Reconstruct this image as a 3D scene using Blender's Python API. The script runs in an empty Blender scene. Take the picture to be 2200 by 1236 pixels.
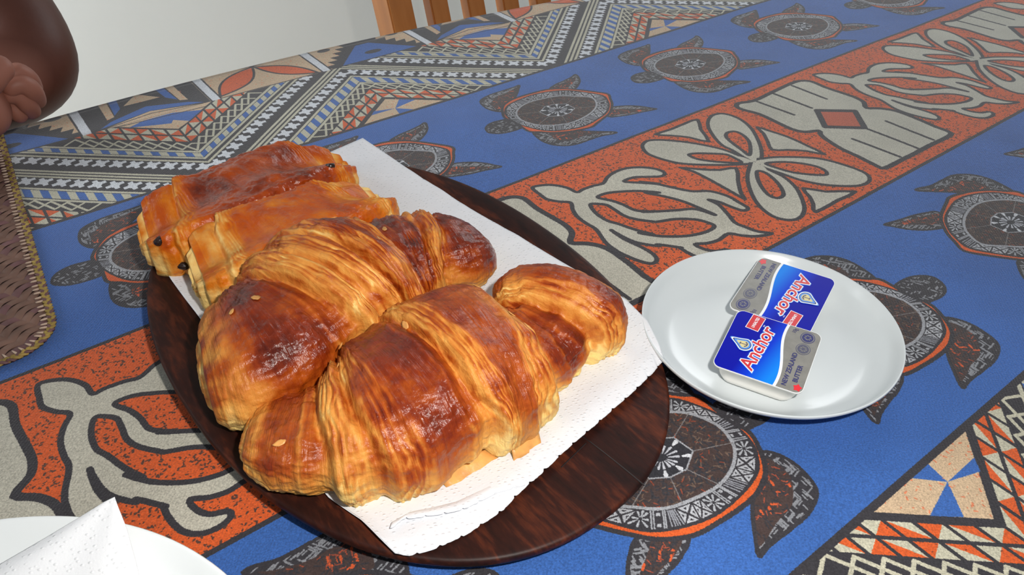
import bpy, bmesh, math, random
import numpy as np
from mathutils import Vector, Matrix

random.seed(7)
RNG = np.random.default_rng(11)
C = bpy.context.scene.collection
TZ = 0.75                       # height of the tablecloth above the floor

# ------------------------------------------------------------------ camera, light, exposure
FPX, PITCH, ROLL, CAMH = 1650.0, 38.1, -0.7, 0.31
_p, _r = math.radians(PITCH), math.radians(ROLL)
_F = np.array([0, math.cos(_p), -math.sin(_p)])
_R0 = np.array([1.0, 0, 0]); _U0 = np.cross(_R0, _F)
_R = _R0 * math.cos(_r) + _U0 * math.sin(_r)
_U = -_R0 * math.sin(_r) + _U0 * math.cos(_r)
cam_data = bpy.data.cameras.new('camera')
cam = bpy.data.objects.new('camera', cam_data); C.objects.link(cam)
cam_data.sensor_width = 36.0
cam_data.lens = 36.0 * FPX / 2200.0
cam_data.clip_start = 0.02
M = Matrix.Identity(4)
for i in range(3):
    M[i][0], M[i][1], M[i][2] = _R[i], _U[i], -_F[i]
M[0][3], M[1][3], M[2][3] = 0.0, 0.0, TZ + CAMH
cam.matrix_world = M
bpy.context.scene.camera = cam

vs = bpy.context.scene.view_settings
vs.view_transform = 'Standard'; vs.look = 'None'; vs.gamma = 1.0
vs.exposure = 0.0
vs.use_curve_mapping = False

world = bpy.data.worlds.new('room_light'); bpy.context.scene.world = world
world.use_nodes = True
world.node_tree.nodes['Background'].inputs[0].default_value = (0.80, 0.90, 1.0, 1)
world.node_tree.nodes['Background'].inputs[1].default_value = 0.22

def area(name, loc, target, size, power, color, spread=None):
    d = bpy.data.lights.new(name, 'AREA'); d.energy = power; d.color = color
    d.shape = 'RECTANGLE'; d.size, d.size_y = size
    o = bpy.data.objects.new(name, d); C.objects.link(o)
    if spread: d.spread = math.radians(spread)
    o.location = loc
    o.rotation_euler = (Vector(target) - Vector(loc)).to_track_quat('-Z', 'Y').to_euler()
    return o

# the compact camera's own flash, a few centimetres up and right of the lens
_fl = np.array([0, 0, TZ + CAMH]) + 0.070 * _R + 0.055 * _U - 0.01 * _F
_ft = np.array([0.02, 0.42, TZ])
area('flash', _fl, _ft, (0.022, 0.012), 2.45, (1.0, 0.96, 0.90))
# daylight from the windows left of the table and far right behind it (table axes: u along the stripes, v across)
_th = math.radians(36.3)
def W(u, v, z): return (u * math.cos(_th) - v * math.sin(_th), u * math.sin(_th) + v * math.cos(_th), z)
area('left_window_daylight', W(-1.0, 1.42, 1.5), W(0.35, 1.72, 0.45), (0.5, 1.1), 19, (0.95, 0.98, 1.0), 100)
area('right_window_daylight', W(2.3, 1.45, 1.75), W(0.7, 0.5, 0.75), (1.3, 1.2), 21, (0.95, 0.98, 1.0))

# ------------------------------------------------------------------ helpers
def bp(pts, z=0.0):
    """points on the horizontal plane z above the cloth that a photo pixel looks at"""
    pts = np.atleast_2d(np.asarray(pts, float))
    d = ((pts[:, :1] - 1100) / FPX) * _R + (-(pts[:, 1:] - 618) / FPX) * _U + _F
    z = np.broadcast_to(np.asarray(z, float), (len(pts),))
    t = (z - CAMH) / d[:, 2]
    return np.stack([d[:, 0] * t, d[:, 1] * t, z], 1)
def project(P):
    P = np.atleast_2d(P) - np.array([0, 0, CAMH])
    d = P @ _F
    return np.stack([1100 + FPX * (P @ _R) / d, 618 - FPX * (P @ _U) / d], 1)
TH = math.radians(36.3)
CT, ST = math.cos(TH), math.sin(TH)
def to_uv(q): return np.stack([q[:, 0] * CT + q[:, 1] * ST, -q[:, 0] * ST + q[:, 1] * CT], 1)
def from_uv(u, v): return u * CT - v * ST, u * ST + v * CT
def cloth_uv(pts): return to_uv(bp(pts))

def smooth_loop(p, n=6, closed=True):
    p = np.asarray(p, float); N = len(p); out = []
    rng = range(N if closed else N - 1)
    for i in rng:
        if closed: a, b, c, d = p[i - 1], p[i], p[(i + 1) % N], p[(i + 2) % N]
        else: a, b, c, d = p[max(i - 1, 0)], p[i], p[i + 1], p[min(i + 2, N - 1)]
        for k in range(n):
            t = k / n
            out.append(0.5 * ((2 * b) + (c - a) * t + (2 * a - 5 * b + 4 * c - d) * t * t + (-a + 3 * b - 3 * c + d) * t ** 3))
    if not closed: out.append(p[-1])
    return np.array(out)

def mesh_obj(name, verts, faces, mat=None, parent=None, smooth=True, loc=None):
    me = bpy.data.meshes.new(name)
    me.from_pydata([tuple(map(float, v)) for v in verts], [], [tuple(map(int, f)) for f in faces])
    if smooth: me.polygons.foreach_set('use_smooth', [True] * len(me.polygons))
    if mat: me.materials.append(mat)
    me.update()
    o = bpy.data.objects.new(name, me); C.objects.link(o)
    if loc is not None: o.location = loc
    if parent: o.parent = parent
    return o
def empty(name, loc, label=None, cat=None, group=None):
    o = bpy.data.objects.new(name, None); C.objects.link(o); o.location = loc
    o.empty_display_size = 0.02
    if label: o['label'] = label
    if cat: o['category'] = cat
    if group: o['group'] = group
    return o
def tag(o, label=None, cat=None, group=None, kind=None):
    for k, v in (('label', label), ('category', cat), ('group', group), ('kind', kind)):
        if v: o[k] = v
    return o
def bm_obj(name, bm, mat, parent=None, smooth=True, bevel=0.0, seg=2):
    if bevel:
        bmesh.ops.bevel(bm, geom=bm.edges[:], offset=bevel, segments=seg, affect='EDGES', clamp_overlap=True)
    bmesh.ops.recalc_face_normals(bm, faces=bm.faces[:])
    me = bpy.data.meshes.new(name); bm.to_mesh(me); bm.free()
    if smooth: me.polygons.foreach_set('use_smooth', [True] * len(me.polygons))
    me.materials.append(mat)
    o = bpy.data.objects.new(name, me); C.objects.link(o)
    if parent: o.parent = parent
    return o
def box(bm, c, s, rot=None):
    m = Matrix.Translation(Vector(c)) @ (rot.to_4x4() if rot else Matrix.Identity(4)) @ Matrix.Diagonal((s[0], s[1], s[2], 1))
    bmesh.ops.create_cube(bm, size=1.0, matrix=m)

# value noise on numpy arrays
_LAT = RNG.random((64, 64, 64))
def vnoise(P):
    P = np.asarray(P, float); i = np.floor(P).astype(int); f = P - i
    f = f * f * (3 - 2 * f); i0 = i & 63; i1 = (i + 1) & 63
    def L(a, b, c): return _LAT[a, b, c]
    x0, y0, z0 = i0[..., 0], i0[..., 1], i0[..., 2]; x1, y1, z1 = i1[..., 0], i1[..., 1], i1[..., 2]
    fx, fy, fz = f[..., 0], f[..., 1], f[..., 2]
    a = L(x0, y0, z0) * (1 - fx) + L(x1, y0, z0) * fx
    b = L(x0, y1, z0) * (1 - fx) + L(x1, y1, z0) * fx
    c = L(x0, y0, z1) * (1 - fx) + L(x1, y0, z1) * fx
    d = L(x0, y1, z1) * (1 - fx) + L(x1, y1, z1) * fx
    return ((a * (1 - fy) + b * fy) * (1 - fz) + (c * (1 - fy) + d * fy) * fz) * 2 - 1
def fbm(P, oct=4):
    s = 0; a = 1.0
    for k in range(oct):
        s = s + a * vnoise(P * (2 ** k) + 17.3 * k); a *= 0.5
    return s

# node helpers
def mat_new(name):
    m = bpy.data.materials.new(name); m.use_nodes = True
    nt = m.node_tree; b = nt.nodes['Principled BSDF']
    return m, nt, b
def nd(nt, t, **kw):
    n = nt.nodes.new(t)
    for k, v in kw.items(): setattr(n, k, v)
    return n
def srgb(r, g, b):
    f = lambda c: (c / 255 / 12.92) if c / 255 <= 0.04045 else ((c / 255 + 0.055) / 1.055) ** 2.4
    return (f(r), f(g), f(b), 1)
def simple(name, col, rough=0.5, spec=0.5, noise=0.0, nscale=40, bump=0.0, bscale=300, bdist=0.001, coat=0.0, sheen=0.0, sss=0.0):
    m, nt, b = mat_new(name)
    b.inputs['Roughness'].default_value = rough
    b.inputs['Specular IOR Level'].default_value = spec
    b.inputs['Coat Weight'].default_value = coat
    b.inputs['Sheen Weight'].default_value = sheen
    tc = nd(nt, 'ShaderNodeTexCoord')
    if noise:
        n = nd(nt, 'ShaderNodeTexNoise'); n.inputs['Scale'].default_value = nscale; n.inputs['Detail'].default_value = 5
        nt.links.new(tc.outputs['Object'], n.inputs['Vector'])
        r = nd(nt, 'ShaderNodeValToRGB')
        c = col
        r.color_ramp.elements[0].position = 0.3; r.color_ramp.elements[1].position = 0.7
        r.color_ramp.elements[0].color = tuple(x * (1 - noise) for x in c[:3]) + (1,)
        r.color_ramp.elements[1].color = tuple(min(1, x * (1 + noise)) for x in c[:3]) + (1,)
        nt.links.new(n.outputs['Fac'], r.inputs['Fac']); nt.links.new(r.outputs['Color'], b.inputs['Base Color'])
    else:
        b.inputs['Base Color'].default_value = col
    if sss:
        b.inputs['Subsurface Weight'].default_value = sss
        b.inputs['Subsurface Radius'].default_value = (0.012, 0.006, 0.004)
        b.inputs['Subsurface Scale'].default_value = 0.3
    if bump:
        n2 = nd(nt, 'ShaderNodeTexNoise'); n2.inputs['Scale'].default_value = bscale; n2.inputs['Detail'].default_value = 3
        nt.links.new(tc.outputs['Object'], n2.inputs['Vector'])
        bu = nd(nt, 'ShaderNodeBump'); bu.inputs['Strength'].default_value = bump; bu.inputs['Distance'].default_value = bdist
        nt.links.new(n2.outputs['Fac'], bu.inputs['Height']); nt.links.new(bu.outputs['Normal'], b.inputs['Normal'])
    return m

# ------------------------------------------------------------------ the printed cloth: one repeat of the print, drawn in cloth metres
PER = 0.356                                   # repeat along the stripes
V0, V1, RES = -0.16, 1.05, 0.00026
TW, THT = int(round(PER / RES)), int(round((V1 - V0) / RES))
RU, RV = PER / TW, (V1 - V0) / THT
cvs = np.zeros((THT, TW, 3), np.float32)
VA, VB, VC, VD = 0.588, 0.4255, 0.2455, 0.0785
UCEN2, VCEN2 = 0.6206, VA + VD               # the lower half is the upper half turned by 180 degrees
def col(r, g, b): return np.array([r, g, b], np.float32) / 255
BLUE, ORANGE, BEIGE, CHAR = col(52, 94, 164), col(202, 86, 36), col(182, 178, 164), col(50, 48, 53)
TAN, CREAM, WHITE, SHELL, GREY = col(192, 166, 136), col(184, 180, 160), col(205, 208, 214), col(66, 52, 50), col(128, 130, 136)
def grid_for(P, pad=2):
    x = P[:, 0] / RU; y = (P[:, 1] - V0) / RV
    xa, xb = int(x.min()) - pad, int(x.max()) + pad + 1
    ya, yb = max(int(y.min()) - pad, 0), min(int(y.max()) + pad + 1, THT)
    return x, y, xa, xb, ya, yb
def fill(P, c, mask_only=False):
    P = np.asarray(P, float)
    x, y, xa, xb, ya, yb = grid_for(P)
    if yb <= ya: return None
    gx = np.arange(xa, xb) + 0.5; gy = np.arange(ya, yb) + 0.5
    m = np.zeros((len(gy), len(gx)), bool)
    n = len(x)
    for i in range(n):
        x0, y0, x1, y1 = x[i], y[i], x[(i + 1) % n], y[(i + 1) % n]
        if y0 == y1: continue
        rows = np.nonzero((gy >= min(y0, y1)) & (gy < max(y0, y1)))[0]
        if not len(rows): continue
        xc = x0 + (gy[rows] - y0) * (x1 - x0) / (y1 - y0)
        m[rows] ^= gx[None, :] < xc[:, None]
    if mask_only: return m, xa, ya
    r, q = np.nonzero(m)
    cvs[ya + r, (xa + q) % TW] = c
def stroke(P, c, w, closed=True):
    """line of width w (metres); w may be one value per point"""
    P = np.asarray(P, float); n = len(P)
    w = np.broadcast_to(np.asarray(w, float), (n,))
    for i in range(n if closed else n - 1):
        a, b = P[i], P[(i + 1) % n]; wa, wb = w[i] / 2, w[(i + 1) % n] / 2
        d = b - a; L = math.hypot(*d)
        wm = max(wa, wb)
        bb = np.array([np.minimum(a, b) - wm, np.maximum(a, b) + wm])
        x, y, xa, xb, ya, yb = grid_for(bb)
        if yb <= ya: continue
        gx = (np.arange(xa, xb) + 0.5) * RU; gy = (np.arange(ya, yb) + 0.5) * RV + V0
        X, Y = gx[None, :] - a[0], gy[:, None] - a[1]
        t = np.clip((X * d[0] + Y * d[1]) / max(L * L, 1e-12), 0, 1)
        dist = np.hypot(X - t * d[0], Y - t * d[1])
        r, q = np.nonzero(dist < wa + (wb - wa) * t)
        cvs[ya + r, (xa + q) % TW] = c
def band(v0, v1, c):
    a, b = int((v0 - V0) / RV), int((v1 - V0) / RV)
    cvs[max(a, 0):b] = c
def speck(mask_col, tol, c, count, vr, size=0.0011, el=2.0):
    """short pen flecks, only where the print already has the colour mask_col"""
    us = RNG.random(count) * PER; vv = vr[0] + RNG.random(count) * (vr[1] - vr[0])
    for u, v in zip(us, vv):
        j, i = int((v - V0) / RV), int(u / RU) % TW
        if not (0 <= j < THT): continue
        if np.abs(cvs[j, i] - mask_col).max() > tol: continue
        s = size * (0.5 + RNG.random()); a = RNG.random() * 3.14
        p = np.array([[u, v], [u + s * el * math.cos(a), v + s * el * math.sin(a)]])
        stroke(p, c, s * 0.75, closed=False)

band(V0, V1, BLUE)
# -- orange stripe ---------------------------------------------------------------
band(VC, VB, ORANGE)
BLK = 0.0034
def crp(ox, oy, sc): return lambda L: cloth_uv([(ox + x / sc, oy + y / sc) for x, y in L])
c1 = crp(1040, 330, 3.9875); c2 = crp(1360, 230, 3.746); c3 = crp(1560, 150, 4.2308); c7 = crp(0, 786, 2.746)
def motif(outer, holes=(), sm=5, w=BLK):
    o = smooth_loop(outer, sm); fill(o, BEIGE); stroke(o, CHAR, w)
    for h_ in holes:
        h_ = smooth_loop(h_, sm); fill(h_, ORANGE); stroke(h_, CHAR, w)
cat = lambda *a: np.concatenate(a)
speck_c = col(70, 48, 42)
turtle_outer = cat(
    c1([(415, 290), (520, 268), (620, 272), (720, 295), (795, 330), (850, 305), (940, 275), (1020, 255), (1060, 200), (1130, 155), (1230, 125), (1360, 118), (1480, 135), (1545, 165), (1520, 195), (1400, 200), (1280, 205), (1200, 240), (1330, 250), (1500, 260)]),
    c2([(60, 602), (200, 622), (320, 650), (420, 672), (490, 682), (620, 682), (760, 720), (860, 775), (925, 815), (890, 835), (800, 810), (700, 770), (610, 750), (690, 790), (760, 860), (820, 930), (900, 965), (1000, 1000), (1115, 1018), (1000, 1040), (880, 1035), (770, 1020), (690, 1070), (600, 1095)]),
    c7([(1120, 790), (1160, 850), (1240, 875), (1335, 858), (1364, 882), (1310, 940), (1200, 988), (1100, 985), (1040, 950), (990, 890), (965, 835)]) + np.array([PER, 0]),
    c2([(380, 1130), (200, 1105)]),
    c1([(1500, 790), (1350, 770), (1250, 740), (1150, 690), (1090, 655), (1200, 730), (1350, 800), (1450, 860), (1480, 910), (1440, 940), (1350, 925), (1230, 880), (1130, 830), (1040, 760), (960, 650), (880, 600), (800, 540), (760, 480), (740, 420), (640, 410), (540, 390), (480, 350)]))
turtle_h1 = cat(c1([(975, 375), (1050, 340), (1200, 325), (1350, 322), (1500, 335)]), c2([(100, 690), (250, 720), (400, 760), (560, 825), (660, 870), (500, 822), (350, 830), (200, 838), (80, 842)]), c1([(1450, 495), (1300, 485), (1200, 440), (1100, 405)]))
turtle_h2 = cat(c1([(910, 440), (960, 430), (1050, 440), (1120, 480), (1200, 530), (1300, 560), (1450, 580)]), c2([(200, 920), (350, 900), (500, 905), (600, 930), (655, 960), (600, 1000), (480, 1030), (350, 1040), (200, 1035), (50, 1010)]), c1([(1450, 690), (1300, 650), (1150, 600), (1050, 570), (960, 510)]))
petals = [c2(L) for L in (
    [(75, 315), (110, 275), (200, 265), (350, 275), (500, 295), (650, 325), (760, 355), (880, 405), (930, 430), (950, 455), (870, 465), (700, 470), (500, 465), (350, 450), (200, 410), (110, 370)],
    [(960, 440), (880, 400), (800, 350), (720, 310), (660, 250), (610, 170), (605, 110), (640, 65), (720, 50), (820, 75), (900, 120), (960, 180), (1000, 250), (1030, 330), (1035, 405), (1010, 440)],
    [(1000, 425), (1035, 418), (1150, 405), (1350, 405), (1500, 415), (1650, 450), (1800, 500), (1880, 540), (1905, 580), (1880, 615), (1800, 635), (1650, 635), (1500, 620), (1350, 590), (1200, 540), (1020, 475)],
    [(960, 445), (940, 475), (920, 560), (935, 650), (980, 750), (1050, 830), (1150, 890), (1270, 910), (1350, 885), (1380, 820), (1360, 740), (1310, 650), (1220, 570), (1120, 520), (1020, 475)])]
pholes = [c2(L) for L in (
    [(450, 385), (520, 375), (650, 378), (750, 385), (820, 415), (870, 450), (760, 450), (600, 435), (500, 415)],
    [(935, 390), (880, 350), (800, 290), (750, 240), (760, 205), (820, 195), (880, 220), (930, 270), (945, 330)],
    [(1070, 458), (1200, 445), (1350, 455), (1480, 480), (1550, 515), (1550, 545), (1450, 545), (1300, 530), (1180, 500)],
    [(1000, 520), (1060, 530), (1130, 580), (1190, 650), (1210, 710), (1160, 735), (1090, 710), (1030, 640), (1000, 570)])]
tris = [c2(L) for L in (
    [(180, 220), (300, 180), (420, 130), (520, 100), (545, 180), (610, 280), (450, 245), (300, 230)],
    [(1000, 160), (1100, 190), (1250, 240), (1400, 310), (1540, 380), (1400, 355), (1250, 345), (1120, 345), (1085, 280), (1050, 210)],
    [(380, 490), (550, 505), (700, 510), (830, 495), (845, 600), (870, 700), (900, 745), (780, 680), (600, 580), (480, 520)],
    [(1370, 655), (1550, 680), (1790, 680), (1650, 750), (1470, 845), (1450, 780), (1420, 720)])]
motif(turtle_outer, (turtle_h1, turtle_h2))
for p in petals: motif(p)
for p in petals:                               # rub out the outlines where the petals meet in the middle
    cc = c2([(975, 440)])[0]; q = smooth_loop(p, 5)
    fill(cc + (q - cc) * 0.30, BEIGE)
for h_ in pholes:
    h_ = smooth_loop(h_, 5); fill(h_, ORANGE); stroke(h_, CHAR, BLK)
for t in tris: motif(t, sm=2, w=0.0034)
blk = c3([(95, 330), (120, 300), (250, 280), (420, 205), (600, 125), (690, 105), (780, 115), (900, 165), (1050, 215), (1180, 260), (1250, 300), (1275, 350), (1400, 355), (1550, 380), (1750, 455), (1900, 520), (2040, 575), (2000, 620), (1850, 690), (1700, 770), (1600, 820), (1440, 895), (1350, 865), (1200, 790), (1050, 720), (920, 640), (860, 590), (840, 555), (720, 565), (600, 540), (450, 470), (300, 400), (150, 360)])
motif(blk, sm=3, w=0.0048)
for L in ([(250, 275), (615, 410)], [(435, 220), (775, 350)], [(600, 150), (910, 270)], [(1455, 470), (1880, 640)], [(1285, 540), (1740, 715)], [(1150, 630), (1580, 795)]):
    stroke(c3(L), CHAR, 0.0031, closed=False)
dia = c3([(825, 372), (1170, 378), (1260, 530), (900, 520)])
fill(dia, col(176, 84, 58)); stroke(dia, CHAR, 0.0055)
speck(ORANGE, 0.02, col(84, 54, 44), 8500, (VC, VB), 0.00105, 0.8)
for v in (VC, VB): band(v - 0.0015, v + 0.0015, CHAR)

# -- the blue stripes' turtles -----------------------------------------------------
c4 = crp(1020, 150, 5.5)
T0 = c4([(985, 480)])[0]
TS = 1.0
def tl(L): return c4(L) - T0
t_shell = tl([(330, 480), (345, 430), (380, 400), (440, 362), (560, 318), (700, 278), (860, 240), (1050, 228), (1200, 238), (1400, 260), (1575, 288), (1605, 340), (1628, 400), (1620, 470), (1590, 525), (1530, 575), (1450, 635), (1380, 682), (1200, 722), (1050, 742), (900, 747), (770, 738), (690, 738), (630, 725), (560, 680), (480, 625), (390, 592), (345, 555)])
t_inner = tl([(385, 490), (420, 430), (560, 360), (720, 305), (900, 272), (1100, 258), (1300, 278), (1500, 312), (1555, 370), (1572, 430), (1540, 510), (1430, 590), (1330, 645), (1200, 685), (1000, 712), (850, 712), (720, 690), (560, 645), (450, 590), (392, 535)])
t_oval = tl([(495, 520), (540, 450), (650, 390), (800, 350), (1000, 315), (1200, 318), (1380, 330), (1440, 385), (1435, 450), (1370, 520), (1250, 590), (1100, 640), (900, 660), (750, 655), (620, 625), (535, 585)])
t_fl = tl([(70, 390), (100, 345), (200, 295), (350, 248), (470, 210), (530, 188), (520, 240), (490, 320), (430, 380), (370, 430), (335, 500), (230, 495), (130, 455)])
t_fl_in = tl([(200, 420), (250, 330), (370, 280), (500, 215), (515, 240), (480, 320), (420, 380), (350, 440), (300, 480)])
t_head = tl([(135, 705), (160, 660), (230, 625), (330, 600), (400, 588), (480, 620), (560, 680), (480, 720), (330, 755), (180, 752)])
t_fr = tl([(690, 738), (740, 800), (830, 860), (950, 895), (1100, 900), (1220, 880), (1350, 835), (1500, 785), (1640, 762), (1675, 740), (1500, 732), (1350, 728), (1200, 722), (1050, 742), (770, 738)])
t_fr_in = tl([(900, 760), (960, 820), (1060, 840), (1180, 825), (1320, 780), (1500, 752), (1600, 745), (1400, 730), (1200, 730), (1050, 748)])
t_ru = tl([(900, 240), (960, 180), (1050, 140), (1150, 90), (1190, 60), (1222, 80), (1245, 130), (1225, 190), (1160, 235)])
t_ru_in = tl([(930, 235), (980, 190), (1070, 150), (1165, 100), (1195, 85), (1190, 130), (1130, 190), (1080, 235)])
t_rr = tl([(1590, 470), (1640, 440), (1800, 425), (1950, 430), (2080, 450), (2150, 465), (1980, 500), (1850, 530), (1720, 550), (1590, 558)])
t_rr_in = tl([(1600, 480), (1700, 465), (1880, 462), (2060, 465), (1950, 490), (1800, 520), (1680, 538), (1600, 545)])
ORF = col(198, 84, 44)
def hatch(P, c, n, ang, w=0.0007, ln=0.006):
    m, xa, ya = fill(P, None, mask_only=True)
    r, q = np.nonzero(m)
    if not len(r): return
    for k in RNG.integers(0, len(r), n):
        p = np.array([(xa + q[k]) * RU, (ya + r[k]) * RV + V0])
        a = ang + (0.9 if (int((p[0] + p[1]) / 0.006) % 2) else -0.9) if ang is not None else RNG.random() * 3.14
        s = ln * (0.5 + RNG.random() * 0.5)
        d = np.array([math.cos(a), math.sin(a)]) * s / 2
        ok = True
        for e in (p - d, p + d):
            i_, j_ = int((e[1] - V0) / RV) - ya, int(math.floor(e[0] / RU)) - xa
            ok = ok and 0 <= i_ < m.shape[0] and 0 <= j_ < m.shape[1] and m[i_, j_]
        if ok: stroke(np.array([p - d, p + d]), c, w, closed=False)
def blue_turtle(cu, cv, sg):
    X = lambda L: np.array([cu, cv]) + sg * L
    for f, fi, a in ((t_fl, t_fl_in, 2.4), (t_fr, t_fr_in, 1.2), (t_ru, t_ru_in, 0.4), (t_rr, t_rr_in, 1.0)):
        p = smooth_loop(X(f), 4); fill(p, CHAR); hatch(p, GREY, 190, a, 0.0008, 0.0050)
        q = smooth_loop(X(fi), 4); fill(q, SHELL); hatch(q, ORF, 9, a + 1, 0.0013, 0.004); hatch(q, CHAR, 60, None, 0.0008, 0.004)
        hatch(q, col(150, 70, 50), 25, None, 0.0006, 0.003)
        stroke(p, CHAR, 0.0020)
    p = smooth_loop(X(t_head), 4); fill(p, CHAR); hatch(p, GREY, 60, 1.0, 0.0008, 0.003); stroke(p, CHAR, 0.002)
    p = smooth_loop(X(t_shell), 4); fill(p, ORANGE); stroke(p, CHAR, 0.0026)
    # ragged inner edge of the orange rim, then the tapa band
    q = smooth_loop(X(t_inner * 0.42 + t_inner * 0.62), 4); fill(q, CHAR); stroke(q, CHAR, 0.0012)
    ov = smooth_loop(X(t_oval), 4)
    n = 30
    i1 = np.linspace(0, len(q), n, endpoint=False)
    def at(L, t): t = (t % 1) * len(L); i = int(t); f = t - i; return L[i % len(L)] * (1 - f) + L[(i + 1) % len(L)] * f
    # line the two loops up by angle
    c = np.array([cu, cv])
    angq = np.arctan2(*(q - c).T[::-1]); ango = np.arctan2(*(ov - c).T[::-1])
    def ray(L, ang, a):
        k = np.argmin(np.abs((ang - a + np.pi) % (2 * np.pi) - np.pi)); return L[k]
    for k in range(n):
        a0 = 2 * np.pi * k / n; a1 = 2 * np.pi * (k + 1) / n; am = (a0 + a1) / 2
        I0, I1, O0, O1 = ray(ov, ango, a0), ray(ov, ango, a1), ray(q, angq, a0), ray(q, angq, a1)
        S = lambda s, t: (I0 * (1 - s) + I1 * s) * (1 - t) + (O0 * (1 - s) + O1 * s) * t
        kind = k % 5
        if kind in (0, 1):                     # crossed triangles with a dot
            for tri in ([(0.12, 0.14), (0.88, 0.14), (0.5, 0.46)], [(0.12, 0.9), (0.88, 0.9), (0.5, 0.58)], [(0.05, 0.2), (0.05, 0.86), (0.4, 0.52)], [(0.95, 0.2), (0.95, 0.86), (0.6, 0.52)]):
                T = np.array([S(*t) for t in tri]); fill(T, col(168, 170, 176))
                m = T.mean(0); fill(m + (T - m) * 0.30, CHAR)
        elif kind == 2:                        # eight-armed star
            m = S(0.5, 0.52)
            for t in ((0.1, 0.2), (0.9, 0.2), (0.1, 0.85), (0.9, 0.85), (0.5, 0.12), (0.5, 0.92), (0.05, 0.52), (0.95, 0.52)):
                e = S(*t); stroke(np.array([m + (e - m) * 0.25, m + (e - m) * 0.9]), col(165, 168, 174), [0.0006, 0.0013], closed=False)
        elif kind == 3:                        # bars
            for s in (0.1, 0.25, 0.8, 0.92): stroke(np.array([S(s, 0.12), S(s, 0.9)]), col(150, 152, 158), 0.0008, closed=False)
            fill(np.array([S(0.4, 0.2), S(0.65, 0.2), S(0.65, 0.35), S(0.4, 0.35)]), col(160, 162, 168))
            fill(np.array([S(0.4, 0.7), S(0.65, 0.7), S(0.65, 0.85), S(0.4, 0.85)]), col(160, 162, 168))
        else:
            for s in (0.15, 0.35, 0.5, 0.65, 0.85): stroke(np.array([S(s, 0.15), S(s + 0.1, 0.88)]), col(140, 142, 150), 0.0007, closed=False)
    fill(ov, SHELL)
    hatch(ov, CHAR, 420, None, 0.0009, 0.004); hatch(ov, col(140, 64, 44), 70, None, 0.0006, 0.0028); hatch(ov, col(104, 84, 72), 160, None, 0.0006, 0.003)
    stroke(ov, col(150, 152, 158), 0.0019)
    # medallion
    R8 = [c + 0.44 * (ray(ov, ango, a) - c) for a in np.arange(8) * np.pi / 4 + 0.39]
    fill(np.array(R8), col(44, 44, 50)); stroke(np.array(R8), col(150, 152, 158), 0.0009)
    for k in range(8):
        stroke(np.array([R8[k], c + (ray(ov, ango, k * np.pi / 4 + 0.39) - c)]), col(120, 116, 116), 0.0005, closed=False)
    for k in range(16):
        a = 2 * np.pi * k / 16 + 0.2; e = ray(ov, ango, a) - c
        if k % 2 == 0: stroke(np.array([c + 0.29 * e, c + 0.37 * e]), col(196, 198, 204), [0.0012, 0.0026], closed=False)
        stroke(np.array([c + 0.09 * e, c + 0.23 * e]), col(180, 182, 190), [0.0005, 0.0015], closed=False)
for u in (0.4271, 0.6050): blue_turtle(u, 0.5065, 1)
for u in (0.2106, 0.3840): blue_turtle(u, 0.1600, -1)

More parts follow.
